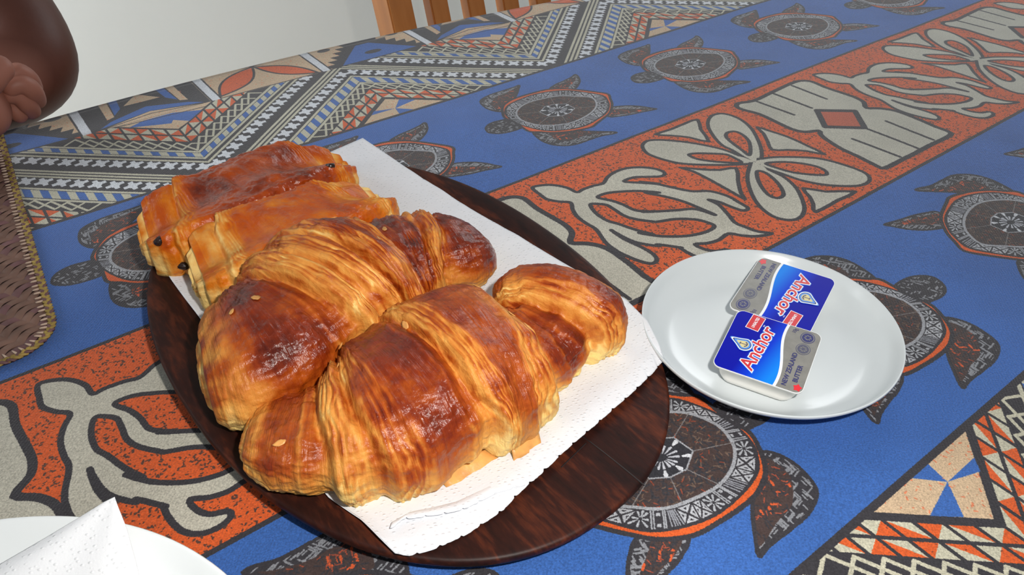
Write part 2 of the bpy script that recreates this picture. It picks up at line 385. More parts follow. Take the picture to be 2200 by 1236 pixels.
# -- the geometric border (drawn with w = distance below the zigzag) ---------------
UV0, SL = 0.1345, 0.88
HALF = PER / 2
def tri(u): return np.abs((u - UV0 + HALF) % PER - HALF) * SL
FAR = 0.7235
def border(sg):
    def X(L):
        L = np.asarray(L, float)
        return L if sg > 0 else np.stack([UCEN2 - L[:, 0], VCEN2 - L[:, 1]], 1)
    ntri = 90
    us = np.linspace(0, PER, ntri + 1) + UV0
    def zz(w0, w1, c, ua=0.0, ub=1.0):
        """a piece of the zigzag band between w0 and w1 for u fraction ua..ub of one repeat, clipped to the border"""
        uu = np.unique(np.concatenate([np.linspace(ua, ub, 3), [x for x in (0.5,) if ua < x < ub]]))
        U = UV0 + uu * PER
        lo = np.stack([U, w0 + tri(U)], 1); hi = np.stack([U, w1 + tri(U)], 1)
        P = np.concatenate([lo, hi[::-1]])
        if P[:, 1].max() < VA or P[:, 1].min() > FAR: return
        fill(clipv(P), c) if True else None
    def clipv(P):
        for lim, sgn in ((VA, 1), (FAR, -1)):
            out = []
            for i in range(len(P)):
                a, b = P[i - 1], P[i]
                ia, ib = (a[1] - lim) * sgn >= 0, (b[1] - lim) * sgn >= 0
                if ia != ib:
                    t = (lim - a[1]) / (b[1] - a[1]); out.append(a + t * (b - a))
                if ib: out.append(b)
            P = np.array(out) if out else np.zeros((0, 2))
            if not len(P): return np.array([[0, VA], [1e-5, VA], [0, VA]])
        return X(P)
    def zpoly(P, c):
        fill(clipv(np.asarray(P, float)), c)
    def cell(f0, f1, w0, w1):
        U0, U1 = UV0 + f0 * PER, UV0 + f1 * PER
        t = lambda U: tri(np.array([U]))[0] if abs(((U - UV0) / PER) % 1) > 1e-9 else 0.0
        return [(U0, w0 + t(U0)), (U1, w0 + t(U1)), (U1, w1 + t(U1)), (U0, w1 + t(U0))]
    # ground
    fill(X([(0, VA), (PER * 0.9999, VA), (PER * 0.9999, FAR), (0, FAR)]), CHAR)
    NH = 16                                     # crosses and dashes per arm
    arms = [(0.0, 0.5), (0.5, 1.0)]
    # upper triangle (inside the valley) and lower triangle (under the apex): tan and blue
    for kk in (0, 1):
        ua = UV0
        zpoly([(ua, 0.685), (ua + 0.048, 0.685 + 0.042), (ua + 0.048, 0.7260), (ua - 0.048, 0.7260), (ua - 0.048, 0.685 + 0.042)], TAN)
    zpoly([(UV0 - 0.035, 0.7145), (UV0 + 0.012, 0.694), (UV0 + 0.030, 0.7105), (UV0 + 0.006, 0.7215), (UV0 - 0.02, 0.7215)], BLUE)
    zpoly([(UV0 - 0.006, 0.6925), (UV0 + 0.004, 0.688), (UV0 + 0.013, 0.695), (UV0 + 0.002, 0.706)], TAN)
    stroke(X([(UV0 - 0.046, 0.7225), (UV0 + 0.035, 0.7155)]), CHAR, 0.0014, closed=False)
    ap = UV0 + HALF
    zpoly([(ap, 0.6265), (ap + 0.045, 0.587), (ap - 0.045, 0.587)], TAN)
    zpoly([(ap - 0.003, 0.602), (ap + 0.022, 0.6075), (ap + 0.010, 0.6175)], BLUE)
    zpoly([(ap - 0.003, 0.602), (ap - 0.006, 0.589), (ap + 0.010, 0.589)], BLUE)
    zpoly([(ap - 0.003, 0.602), (ap - 0.028, 0.602), (ap - 0.022, 0.6085)], BLUE)
    for f0, f1 in arms:
        div = lambda n_: [f0 + (f1 - f0) * i / n_ for i in range(n_ + 1)]
        for w0, w1, c in ((0.6285, 0.6325, CREAM), (0.6145, 0.6180, CREAM), (0.6065, 0.6100, CREAM),
                          (0.5745, 0.5780, CREAM), (0.5685, 0.5720, CREAM), (0.5625, 0.5660, CREAM),
                          (0.5375, 0.5410, CREAM), (0.5175, 0.5210, CREAM)):
            zpoly(cell(f0, f1, w0, w1), c)
        L = div(NH)
        s = 1 if f0 < 0.5 else -1
        d1 = np.array([1, s * SL]) / math.hypot(1, SL); d2 = np.array([-d1[1], d1[0]])
        for i in range(NH):
            g = (L[i + 1] - L[i])
            for (w0, w1) in ((0.6190, 0.6275), (0.5222, 0.5366)):
                zpoly(cell(L[i], L[i] + g * 0.5, w0, w1), BLUE)
                zpoly(cell(L[i] + g * 0.5, L[i + 1], w0, w1), CREAM)
            for wc in (0.5975, 0.5535):          # white crosses
                um = UV0 + (L[i] + g / 2) * PER; vm = wc + tri(np.array([um]))[0]
                if vm < VA - 0.002 or vm > FAR + 0.002: continue
                for da, db in ((d1 + d2, d1 - d2), (d1 - d2, d1 + d2)):
                    da = da / np.linalg.norm(da); db = db / np.linalg.norm(db); hl = 0.0070
                    q = np.array([um, vm]) + np.array([da * hl + db * 0.0020, da * hl - db * 0.0020, -da * hl - db * 0.0020, -da * hl + db * 0.0020])
                    zpoly(q, WHITE)
                q = np.array([um, vm]) + 0.0044 * np.array([d1, d2, -d1, -d2]); zpoly(q, WHITE)
        ND = 18
        L = div(ND)
        for i in range(ND):                      # wave of open diamonds
            for (w0, w1) in ((0.6345, 0.6500), (0.5030, 0.5165)):
                for (a, b) in ((0, 2), (3, 1)):
                    p0 = cell(L[i], L[i + 1], w0, w1)
                    A = np.array(p0[a]); B = np.array(p0[b])
                    if min(A[1], B[1]) > VA and max(A[1], B[1]) < FAR:
                        stroke(X(np.array([A, B])), CREAM, 0.0021, closed=False)
        NC = 17
        L = div(NC)
        for i in range(NC):                      # two rows of orange and cream triangles
            g = L[i + 1] - L[i]
            for kk, (w0, w1) in enumerate(((0.6530, 0.6665), (0.6685, 0.6820), (0.4890, 0.5010), (0.4755, 0.4875))):
                q = np.array(cell(L[i] + g * 0.09, L[i] + g * 0.91, w0 + 0.0006, w1 - 0.0006))
                zpoly(q, CREAM)
                r_ = (i + kk) % 4
                zpoly([[q[0], q[1], q[3]], [q[0], q[1], q[2]], [q[1], q[2], q[3]], [q[0], q[2], q[3]]][r_], ORANGE)
    # far strip beyond the zigzag: white bars, leaves, teeth
    fill(X([(0, FAR), (PER * 0.9999, FAR), (PER * 0.9999, V1), (0, V1)]), TAN) if sg > 0 else fill(X([(0, FAR), (PER * 0.9999, FAR), (PER * 0.9999, VCEN2 - V0), (0, VCEN2 - V0)]), TAN)
    TOP = 0.80
    def P(L, c): fill(X(L), c)
    b0, b1, b2 = 0.0665, 0.1835, 0.2990
    # between the first two bars: blue, tan and black rays
    P([(0.072, FAR), (0.178, FAR), (0.178, TOP), (0.072, TOP)], CHAR)
    P([(0.088, 0.742), (0.095, 0.745), (0.098, TOP), (0.090, TOP)], TAN); P([(0.162, 0.742), (0.155, 0.745), (0.152, TOP), (0.160, TOP)], TAN)
    P([(0.096, 0.748), (0.104, 0.760), (0.108, TOP), (0.100, TOP)], BLUE); P([(0.154, 0.748), (0.146, 0.760), (0.142, TOP), (0.150, TOP)], BLUE)
    P([(0.108, 0.764), (0.142, 0.764), (0.125, 0.785)], TAN)
    P([(0.078, 0.7265), (0.090, 0.7365), (0.125, 0.7510), (0.160, 0.7365), (0.172, 0.7265), (0.125, 0.7385)], BLUE)
    P([(0.078, 0.7240), (0.125, 0.7380), (0.172, 0.7240)], TAN)
    stroke(X([(0.080, 0.7245), (0.125, 0.7325), (0.170, 0.7245)]), CHAR, 0.0013, closed=False)
    # leaves
    for A, B, wd in (((0.1890, 0.7285), (0.2420, 0.7815), 0.0140), ((0.2430, 0.7800), (0.2900, 0.7245), 0.0105), ((0.2420, 0.7830), (0.2000, 0.82), 0.009), ((0.2440, 0.7830), (0.2900, 0.82), 0.009)):
        A, B = np.array(A), np.array(B); d = B - A; nrm = np.array([-d[1], d[0]]) / np.linalg.norm(d)
        t = np.linspace(0, 1, 16); wv = np.sin(np.pi * t) * wd
        q = np.concatenate([A + t[:, None] * d + nrm * wv[:, None], (A + t[:, None] * d - nrm * wv[:, None])[::-1]])
        P(q, ORANGE); stroke(X(q), CHAR, 0.0026)
    stroke(X([(0.186, FAR + 0.001), (0.296, FAR + 0.001)]), CHAR, 0.0018, closed=False)
    # toothed black edge with blue inside
    u0, u1 = 0.3060, 0.4190
    um = (u0 + u1) / 2
    P([(u0, FAR), (u1, FAR), (um + 0.012, 0.783), (um - 0.012, 0.783)], CHAR)
    for s in (-1, 1):
        for k in range(6):
            t = k / 6; e = np.array([um - s * 0.0565 + s * 0.044 * t, FAR + 0.058 * t])
            P([e + (0, 0), e + np.array([s * 0.0073, 0.0097]), e + np.array([-s * 0.004, 0.010])], CHAR)
    P([(u0 + 0.012, FAR + 0.002), (u1 - 0.012, FAR + 0.002), (um + 0.008, 0.768), (um - 0.008, 0.768)], BLUE)
    a = np.linspace(0, 6.283, 18)
    P(np.stack([um + 0.010 * np.cos(a), 0.742 + 0.0048 * np.sin(a)], 1), CHAR)
    for s in (-1, 1):
        P(np.stack([um + s * 0.042 + 0.0075 * np.cos(a), 0.776 + 0.0045 * np.sin(a)], 1), CHAR)
    for b in (b0, b1, b2):
        P([(b - 0.0055, FAR), (b + 0.0055, FAR), (b + 0.0062, TOP), (b - 0.0052, TOP)], CHAR)
        P([(b - 0.0038, FAR), (b + 0.0038, FAR), (b + 0.0046, TOP), (b - 0.0034, TOP)], WHITE)
    lo, hi = (VA, FAR + 0.08) if sg > 0 else (VCEN2 - FAR - 0.08, VD)
    speck(TAN, 0.02, col(206, 120, 84), 2600, (lo, hi), 0.0008, 1.4)
    speck(ORANGE, 0.02, col(120, 56, 36), 900, (lo, hi), 0.0007, 1.4)
    e = VA if sg > 0 else VD
    band(e - 0.0022, e + 0.0016, CHAR)
border(1)
border(-1)

img = bpy.data.images.new('cloth_print', TW, THT)
px = np.ones((THT, TW, 4), np.float32); px[..., :3] = cvs
img.pixels.foreach_set(px.ravel()); img.update(); img.pack()
del px, cvs

def cloth_material():
    m, nt, b = mat_new('printed_terry_cloth')
    L = nt.links.new
    uvn = nd(nt, 'ShaderNodeUVMap', uv_map='UVMap')
    tc = nd(nt, 'ShaderNodeTexCoord')
    n = nd(nt, 'ShaderNodeTexNoise'); n.inputs['Scale'].default_value = 1500; n.inputs['Detail'].default_value = 2
    L(tc.outputs['Object'], n.inputs['Vector'])
    sub = nd(nt, 'ShaderNodeVectorMath', operation='SUBTRACT'); sub.inputs[1].default_value = (0.5, 0.5, 0.5)
    L(n.outputs['Color'], sub.inputs[0])
    mul = nd(nt, 'ShaderNodeVectorMath', operation='MULTIPLY'); mul.inputs[1].default_value = (0.0026, 0.0008, 0)
    L(sub.outputs[0], mul.inputs[0])
    add = nd(nt, 'ShaderNodeVectorMath', operation='ADD'); L(uvn.outputs[0], add.inputs[0]); L(mul.outputs[0], add.inputs[1])
    im = nd(nt, 'ShaderNodeTexImage', image=img, extension='REPEAT', interpolation='Linear'); L(add.outputs[0], im.inputs['Vector'])
    # pile: lighter and darker loops, worn blotches
    n2 = nd(nt, 'ShaderNodeTexNoise'); n2.inputs['Scale'].default_value = 1150; n2.inputs['Detail'].default_value = 3; L(tc.outputs['Object'], n2.inputs['Vector'])
    n3 = nd(nt, 'ShaderNodeTexNoise'); n3.inputs['Scale'].default_value = 16; n3.inputs['Detail'].default_value = 4; L(tc.outputs['Object'], n3.inputs['Vector'])
    mr = nd(nt, 'ShaderNodeMapRange'); mr.inputs[1].default_value = 0.3; mr.inputs[2].default_value = 0.7; mr.inputs[3].default_value = 0.72; mr.inputs[4].default_value = 1.28; L(n2.outputs['Fac'], mr.inputs[0])
    mr3 = nd(nt, 'ShaderNodeMapRange'); mr3.inputs[1].default_value = 0.3; mr3.inputs[2].default_value = 0.7; mr3.inputs[3].default_value = 0.90; mr3.inputs[4].default_value = 1.10; L(n3.outputs['Fac'], mr3.inputs[0])
    mm = nd(nt, 'ShaderNodeMath', operation='MULTIPLY'); L(mr.outputs[0], mm.inputs[0]); L(mr3.outputs[0], mm.inputs[1])
    sc = nd(nt, 'ShaderNodeVectorMath', operation='SCALE'); L(im.outputs['Color'], sc.inputs[0]); L(mm.outputs[0], sc.inputs['Scale'])
    L(sc.outputs[0], b.inputs['Base Color'])
    b.inputs['Roughness'].default_value = 0.9
    b.inputs['Specular IOR Level'].default_value = 0.25
    b.inputs['Sheen Weight'].default_value = 0.32
    b.inputs['Sheen Roughness'].default_value = 0.45
    w = nd(nt, 'ShaderNodeTexWave', wave_type='BANDS', bands_direction='X'); w.inputs['Scale'].default_value = 190; w.inputs['Distortion'].default_value = 2.5; w.inputs['Detail'].default_value = 2
    mp = nd(nt, 'ShaderNodeMapping'); mp.inputs['Rotation'].default_value = (0, 0, 0.15); L(tc.outputs['Object'], mp.inputs['Vector']); L(mp.outputs[0], w.inputs['Vector'])
    hm = nd(nt, 'ShaderNodeMath', operation='MULTIPLY_ADD'); hm.inputs[1].default_value = 0.16; L(w.outputs['Fac'], hm.inputs[0]); L(n2.outputs['Fac'], hm.inputs[2])
    bu = nd(nt, 'ShaderNodeBump'); bu.inputs['Strength'].default_value = 0.45; bu.inputs['Distance'].default_value = 0.0011
    L(hm.outputs[0], bu.inputs['Height']); L(bu.outputs['Normal'], b.inputs['Normal'])
    return m

def v_edge(u):
    u = np.asarray(u, float)
    q = 0.793 - 0.2 * (u - 0.2) ** 2
    hi = 0.793 - 0.2 * 0.35 ** 2 - 0.14 * (u - 0.55); lo = 0.793 - 0.2 * 0.4 ** 2 + 0.16 * (u + 0.2)
    return np.where(u > 0.55, hi, np.where(u < -0.2, lo, q))
def build_cloth():
    us = np.linspace(-0.85, 1.35, 276)
    near = -0.13; fr = 0.010; drop = 0.22
    verts = []; uvs = []
    prof = []                                   # (kind, parameter)
    for z in np.linspace(-drop, -fr, 24): prof.append(('n', z))
    for a in np.linspace(np.pi / 2, 0, 6): prof.append(('na', a))
    for t in np.linspace(0, 1, 130): prof.append(('t', t))
    for a in np.linspace(0, np.pi / 2, 6): prof.append(('fa', a))
    for z in np.linspace(-fr, -drop, 24): prof.append(('f', z))
    for k, t in prof:
        ve = v_edge(us)
        if k == 'n': v = np.full_like(us, near - fr); z = np.full_like(us, t); s = near - fr * 1.57 + (t + fr)
        elif k == 'na': v = near - fr * np.sin(t) + 0 * us; z = -fr + fr * np.cos(t) + 0 * us; s = near - fr * t
        elif k == 't': v = near + (ve - fr - near) * t; z = 0 * us; s = v
        elif k == 'fa': v = ve - fr + fr * np.sin(t); z = -fr + fr * np.cos(t) + 0 * us; s = ve - fr + fr * t
        else: v = ve + 0 * us; z = np.full_like(us, t); s = ve + fr * 0.57 + (-fr - t)
        if k in ('n', 'f'):                     # folds in the hanging part
            amp = min(1.0, (-t - fr) / 0.15)
            wv = 0.010 * amp * (np.sin(us * 34) + 0.5 * np.sin(us * 71 + 1))
            v = v + (wv + 0.008 * amp) * (1 if k == 'f' else -1)
        x, y = from_uv(us, v)
        if k == 't': z = 0.0006 * fbm(np.stack([us * 9, v * 9, 0 * us], 1), 3)
        verts.append(np.stack([x, y, z + TZ], 1)); uvs.append(np.stack([us / PER, (s + 0 * us - V0) / (V1 - V0)], 1))
    n, mth = len(us), len(verts)
    V = np.concatenate(verts); UVc = np.concatenate(uvs)
    F = [(j * n + i, j * n + i + 1, (j + 1) * n + i + 1, (j + 1) * n + i) for j in range(mth - 1) for i in range(n - 1)]
    o = mesh_obj('tablecloth', V, F, cloth_material())
    ul = o.data.uv_layers.new(name='UVMap')
    idx = np.zeros(len(o.data.loops), np.int32); o.data.loops.foreach_get('vertex_index', idx)
    ul.data.foreach_set('uv', UVc[idx].astype(np.float32).ravel())
    tag(o, 'blue and orange terry tablecloth printed with turtles, flowers and zigzag tapa borders', 'tablecloth')
    return o
build_cloth()

# ------------------------------------------------------------------ the room and the table under the cloth
WALLM = simple('white_wall_paint', srgb(236, 238, 233), 0.8, 0.2, noise=0.02, nscale=3, bump=0.05, bscale=120)
FLOORM = simple('pale_floor_tile', srgb(176, 172, 164), 0.35, 0.4, noise=0.05, nscale=5)
BASEM = simple('white_gloss_paint', srgb(226, 226, 220), 0.4, 0.4)
def struct(name, c, s, mat, rz=0.0):
    bm = bmesh.new(); box(bm, (0, 0, 0), s)
    o = bm_obj(name, bm, mat, smooth=False); o.location = c; o.rotation_euler = (0, 0, rz)
    o['kind'] = 'structure'; return o
def wuv(u, v, z): return (u * CT - v * ST, u * ST + v * CT, z)
struct('floor', wuv(0.1, -0.3, -0.02), (5.6, 4.2, 0.04), FLOORM, TH)
struct('wall_back', wuv(0.1, 1.76, 1.25), (5.6, 0.08, 2.5), WALLM, TH)
struct('baseboard_back', wuv(0.1, 1.71, 0.05), (5.5, 0.02, 0.10), BASEM, TH)
struct('wall_left', wuv(-2.74, -0.3, 1.25), (0.08, 4.2, 2.5), WALLM, TH)

WOODL = None
def wood(name, c_dark, c_mid, c_light, scale=6.0, stretch=(1, 12, 12), rough=0.35, coat=0.0, ring=9.0, coord='Object', rot=(0, 0, 0)):
    m, nt, b = mat_new(name); L = nt.links.new
    tc = nd(nt, 'ShaderNodeTexCoord'); mp = nd(nt, 'ShaderNodeMapping')
    mp.inputs['Scale'].default_value = stretch; mp.inputs['Rotation'].default_value = rot
    L(tc.outputs[coord], mp.inputs['Vector'])
    n1 = nd(nt, 'ShaderNodeTexNoise'); n1.inputs['Scale'].default_value = scale; n1.inputs['Detail'].default_value = 6; n1.inputs['Roughness'].default_value = 0.62; n1.inputs['Distortion'].default_value = 0.6
    L(mp.outputs[0], n1.inputs['Vector'])
    n2 = nd(nt, 'ShaderNodeTexNoise'); n2.inputs['Scale'].default_value = scale * ring; n2.inputs['Detail'].default_value = 3
    L(mp.outputs[0], n2.inputs['Vector'])
    mx = nd(nt, 'ShaderNodeMath', operation='MULTIPLY_ADD'); mx.inputs[1].default_value = 0.28; L(n2.outputs['Fac'], mx.inputs[0])
    ms = nd(nt, 'ShaderNodeMath', operation='MULTIPLY'); ms.inputs[1].default_value = 0.82; L(n1.outputs['Fac'], ms.inputs[0]); L(ms.outputs[0], mx.inputs[2])
    r = nd(nt, 'ShaderNodeValToRGB'); e = r.color_ramp.elements
    e[0].position = 0.36; e[0].color = c_dark; e[1].position = 0.74; e[1].color = c_light
    k = r.color_ramp.elements.new(0.55); k.color = c_mid
    L(mx.outputs[0], r.inputs['Fac']); L(r.outputs['Color'], b.inputs['Base Color'])
    b.inputs['Roughness'].default_value = rough; b.inputs['Coat Weight'].default_value = coat; b.inputs['Coat Roughness'].default_value = 0.3
    bu = nd(nt, 'ShaderNodeBump'); bu.inputs['Strength'].default_value = 0.12; bu.inputs['Distance'].default_value = 0.0006
    L(n2.outputs['Fac'], bu.inputs['Height']); L(bu.outputs['Normal'], b.inputs['Normal'])
    return m
PINE = wood('honey_wood', srgb(150, 88, 40), srgb(190, 122, 62), srgb(214, 152, 90), 3, (1.5, 1.5, 0.25), 0.4, 0.2)

tb = empty('dining_table', (0.25 * CT - 0.33 * ST, 0.25 * ST + 0.33 * CT, 0), 'large wooden dining table hidden under the printed cloth', 'table')
tb.rotation_euler = (0, 0, TH)
def tpart(name, c, s, bev=0.004):
    bm = bmesh.new(); box(bm, c, s); return bm_obj(name, bm, PINE, tb, bevel=bev)
# the top follows the bowed far edge
us_ = np.linspace(-0.83, 1.33, 40); ve_ = v_edge(us_) - 0.013
top_v = [(u - 0.25, v - 0.33) for u, v in zip(us_, ve_)] + [(1.33 - 0.25, -0.127 - 0.33), (-0.83 - 0.25, -0.127 - 0.33)]
bm = bmesh.new()
lo = [bm.verts.new((x, y, TZ - 0.035)) for x, y in top_v]; hi = [bm.verts.new((x, y, TZ - 0.003)) for x, y in top_v]
bm.faces.new(hi); bm.faces.new(lo[::-1])
for i in range(len(lo)):
    j = (i + 1) % len(lo); bm.faces.new((lo[i], lo[j], hi[j], hi[i]))
bm_obj('tabletop', bm, PINE, tb, smooth=False)
for x in (-0.98, 0.98):
    for y in (-0.36, 0.12 if x > 0 else 0.16):
        tpart('leg', (x, y, (TZ - 0.035) / 2), (0.065, 0.065, TZ - 0.035))
tpart('apron', (0, -0.36, TZ - 0.075), (1.9, 0.022, 0.08)); tpart('apron', (0, 0.12, TZ - 0.075), (1.9, 0.022, 0.08))

# ------------------------------------------------------------------ the oval wooden platter
PC = np.array([-0.075, 0.360]); PA, PB, PT, PN = 0.189, 0.126, -0.911, 2.21
PE1 = np.array([math.cos(PT), math.sin(PT)]); PE2 = np.array([-math.sin(PT), math.cos(PT)])
def plate_rho(xy):
    d = np.asarray(xy)[..., :2] - PC
    x, y = d @ PE1, d @ PE2
    return (np.abs(x / PA) ** PN + np.abs(y / PB) ** PN) ** (1 / PN), x
def plate_z(rho, x):
    """height of the platter's upper face: flat floor, raised lip that is lower at the near end"""
    lip = 0.0168 - 0.0040 * np.clip(x / PA, -1, 1)
    fl = 0.0108
    t = np.clip((rho - 0.60) / 0.38, 0, 1); t = t * t * (3 - 2 * t)
    return fl + (lip - fl) * t
DARKW = wood('dark_tropical_hardwood', srgb(22, 9, 7), srgb(44, 18, 12), srgb(92, 42, 22), 7.0, (2.2, 9, 9), 0.5, 0.0, 7.0)
DARKW.node_tree.nodes['Principled BSDF'].inputs['Specular IOR Level'].default_value = 0.22
def build_platter():
    A = 160
    th = np.linspace(0, 2 * np.pi, A, endpoint=False)
    ct, st = np.cos(th), np.sin(th)
    ux = np.sign(ct) * np.abs(ct) ** (2 / PN) * PA; uy = np.sign(st) * np.abs(st) ** (2 / PN) * PB
    rows = []
    for rho in np.concatenate([np.linspace(0.03, 0.97, 36), [0.982, 0.992]]):
        rows.append((rho, plate_z(np.full(A, rho), ux * rho)))
    lip = plate_z(np.full(A, 1.0), ux)
    rows += [(0.999, lip - 0.0003), (1.003, lip - 0.0014), (1.003, lip - 0.0035), (0.995, lip - 0.0062), (0.965, lip - 0.0085), (0.88, 0 * lip + 0.0026), (0.80, 0 * lip + 0.0008), (0.03, 0 * lip + 0.0008)]
    V = []
    for rho, z in rows: V.append(np.stack([ux * rho, uy * rho, z], 1))
    n = A; V = np.concatenate(V); m = len(rows)
    F = [(j * n + i, j * n + (i + 1) % n, (j + 1) * n + (i + 1) % n, (j + 1) * n + i) for j in range(m - 1) for i in range(n)]
    F = [f[::-1] for f in F]
    V = np.concatenate([V, [[0, 0, 0.0108], [0, 0, 0.0008]]])
    F += [(len(V) - 2, i, (i + 1) % n) for i in range(n)] + [(len(V) - 1, (m - 1) * n + (i + 1) % n, (m - 1) * n + i) for i in range(n)]
    root = empty('serving_platter', (PC[0], PC[1], TZ + 0.0005), 'dark brown oval wooden platter holding the croissants and a paper towel', 'platter')
    root.rotation_euler = (0, 0, PT)
    mesh_obj('platter_body', V, F, DARKW, root)
    # the two glued joints at the near end, thin raised glue lines following the surface
    gm = simple('dark_glue_line', srgb(22, 12, 10), 0.5)
    for (p, q) in (((1252, 945), (1384, 1052)), ((1205, 1012), (1258, 960))):
        w0, w1 = bp([p], 0.0105)[0][:2] - PC, bp([q], 0.0105)[0][:2] - PC
        a, b = np.array([w0 @ PE1, w0 @ PE2]), np.array([w1 @ PE1, w1 @ PE2])
        d = (b - a) / np.linalg.norm(b - a); nrm = np.array([-d[1], d[0]]) * 0.00026
        vv = []; N = 22
        for i in range(N + 1):
            c = a + (b - a) * i / N
            for s, dz in ((-1.6, -0.0002), (-1, 0.00016), (1, 0.00016), (1.6, -0.0002)):
                e = c + nrm * s
                rho = (abs(e[0] / PA) ** PN + abs(e[1] / PB) ** PN) ** (1 / PN)
                vv.append((e[0], e[1], float(plate_z(np.array(rho), np.array(e[0]))) + dz))
        ff = [(i * 4 + k, i * 4 + k + 1, i * 4 + k + 5, i * 4 + k + 4) for i in range(N) for k in range(3)]
        mesh_obj('joint_line', vv, ff, gm, root)
build_platter()

# ------------------------------------------------------------------ paper towel on the platter
def towel_material(name, c=(216, 218, 223)):
    m, nt, b = mat_new(name); L = nt.links.new
    b.inputs['Base Color'].default_value = srgb(*c)
    b.inputs['Roughness'].default_value = 0.95; b.inputs['Specular IOR Level'].default_value = 0.1
    b.inputs['Sheen Weight'].default_value = 0.1
    tc = nd(nt, 'ShaderNodeTexCoord')
    v = nd(nt, 'ShaderNodeTexVoronoi'); v.inputs['Scale'].default_value = 330; v.inputs['Randomness'].default_value = 0.45
    mp = nd(nt, 'ShaderNodeMapping'); mp.inputs['Rotation'].default_value = (0, 0, -0.55); mp.inputs['Scale'].default_value = (1.0, 1.6, 0.0)
    L(tc.outputs['Object'], mp.inputs[0]); L(mp.outputs[0], v.inputs['Vector'])
    r = nd(nt, 'ShaderNodeMapRange'); r.inputs[1].default_value = 0.06; r.inputs[2].default_value = 0.30; r.inputs[3].default_value = 1; r.inputs[4].default_value = 0; L(v.outputs['Distance'], r.inputs[0])
    n = nd(nt, 'ShaderNodeTexNoise'); n.inputs['Scale'].default_value = 900; n.inputs['Detail'].default_value = 2; L(tc.outputs['Object'], n.inputs['Vector'])
    a = nd(nt, 'ShaderNodeMath', operation='MULTIPLY_ADD'); a.inputs[1].default_value = 0.35; L(n.outputs['Fac'], a.inputs[0]); L(r.outputs[0], a.inputs[2])
    bu = nd(nt, 'ShaderNodeBump'); bu.inputs['Strength'].default_value = 0.55; bu.inputs['Distance'].default_value = 0.0006
    L(a.outputs[0], bu.inputs['Height']); L(bu.outputs['Normal'], b.inputs['Normal'])
    return m
TOWEL = towel_material('embossed_paper_towel')
NAPKIN = towel_material('white_napkin_paper', (240, 241, 244))
def resample(P, n):
    P = np.asarray(P, float); d = np.r_[0, np.cumsum(np.linalg.norm(np.diff(P, axis=0), axis=1))]
    t = np.linspace(0, d[-1], n); return np.stack([np.interp(t, d, P[:, k]) for k in range(P.shape[1])], 1)
def coons(top, right, bottom, left, nu, nv):
    """top: TL->TR, right: TR->BR, bottom: BL->BR, left: TL->BL ; 3-D polylines"""
    t, b = resample(top, nu), resample(bottom, nu); l, r = resample(left, nv), resample(right, nv)
    S = np.linspace(0, 1, nu)[None, :, None]; T = np.linspace(0, 1, nv)[:, None, None]
    return (1 - T) * t[None] + T * b[None] + (1 - S) * l[:, None] + S * r[:, None] - ((1 - S) * (1 - T) * t[0] + S * (1 - T) * t[-1] + (1 - S) * T * b[0] + S * T * b[-1])
def jag(P, n, amp, seed):
    """a torn perforation edge"""
    rg = np.random.default_rng(seed); Q = resample(P, n); d = np.gradient(Q, axis=0); nrm = np.stack([-d[:, 1], d[:, 0], 0 * d[:, 0]], 1)
    nrm /= np.linalg.norm(nrm, axis=1)[:, None] + 1e-12
    tooth = np.zeros(n); tooth[::9] = 1.0
    return Q + nrm * ((rg.random(n) - 0.5) * 0.35 + tooth * 1.1)[:, None] * amp
def surf_z(q):
    rho, x = plate_z_args(q); return plate_z(np.minimum(rho, 1.0), x)
def plate_z_args(q): return plate_rho(q)
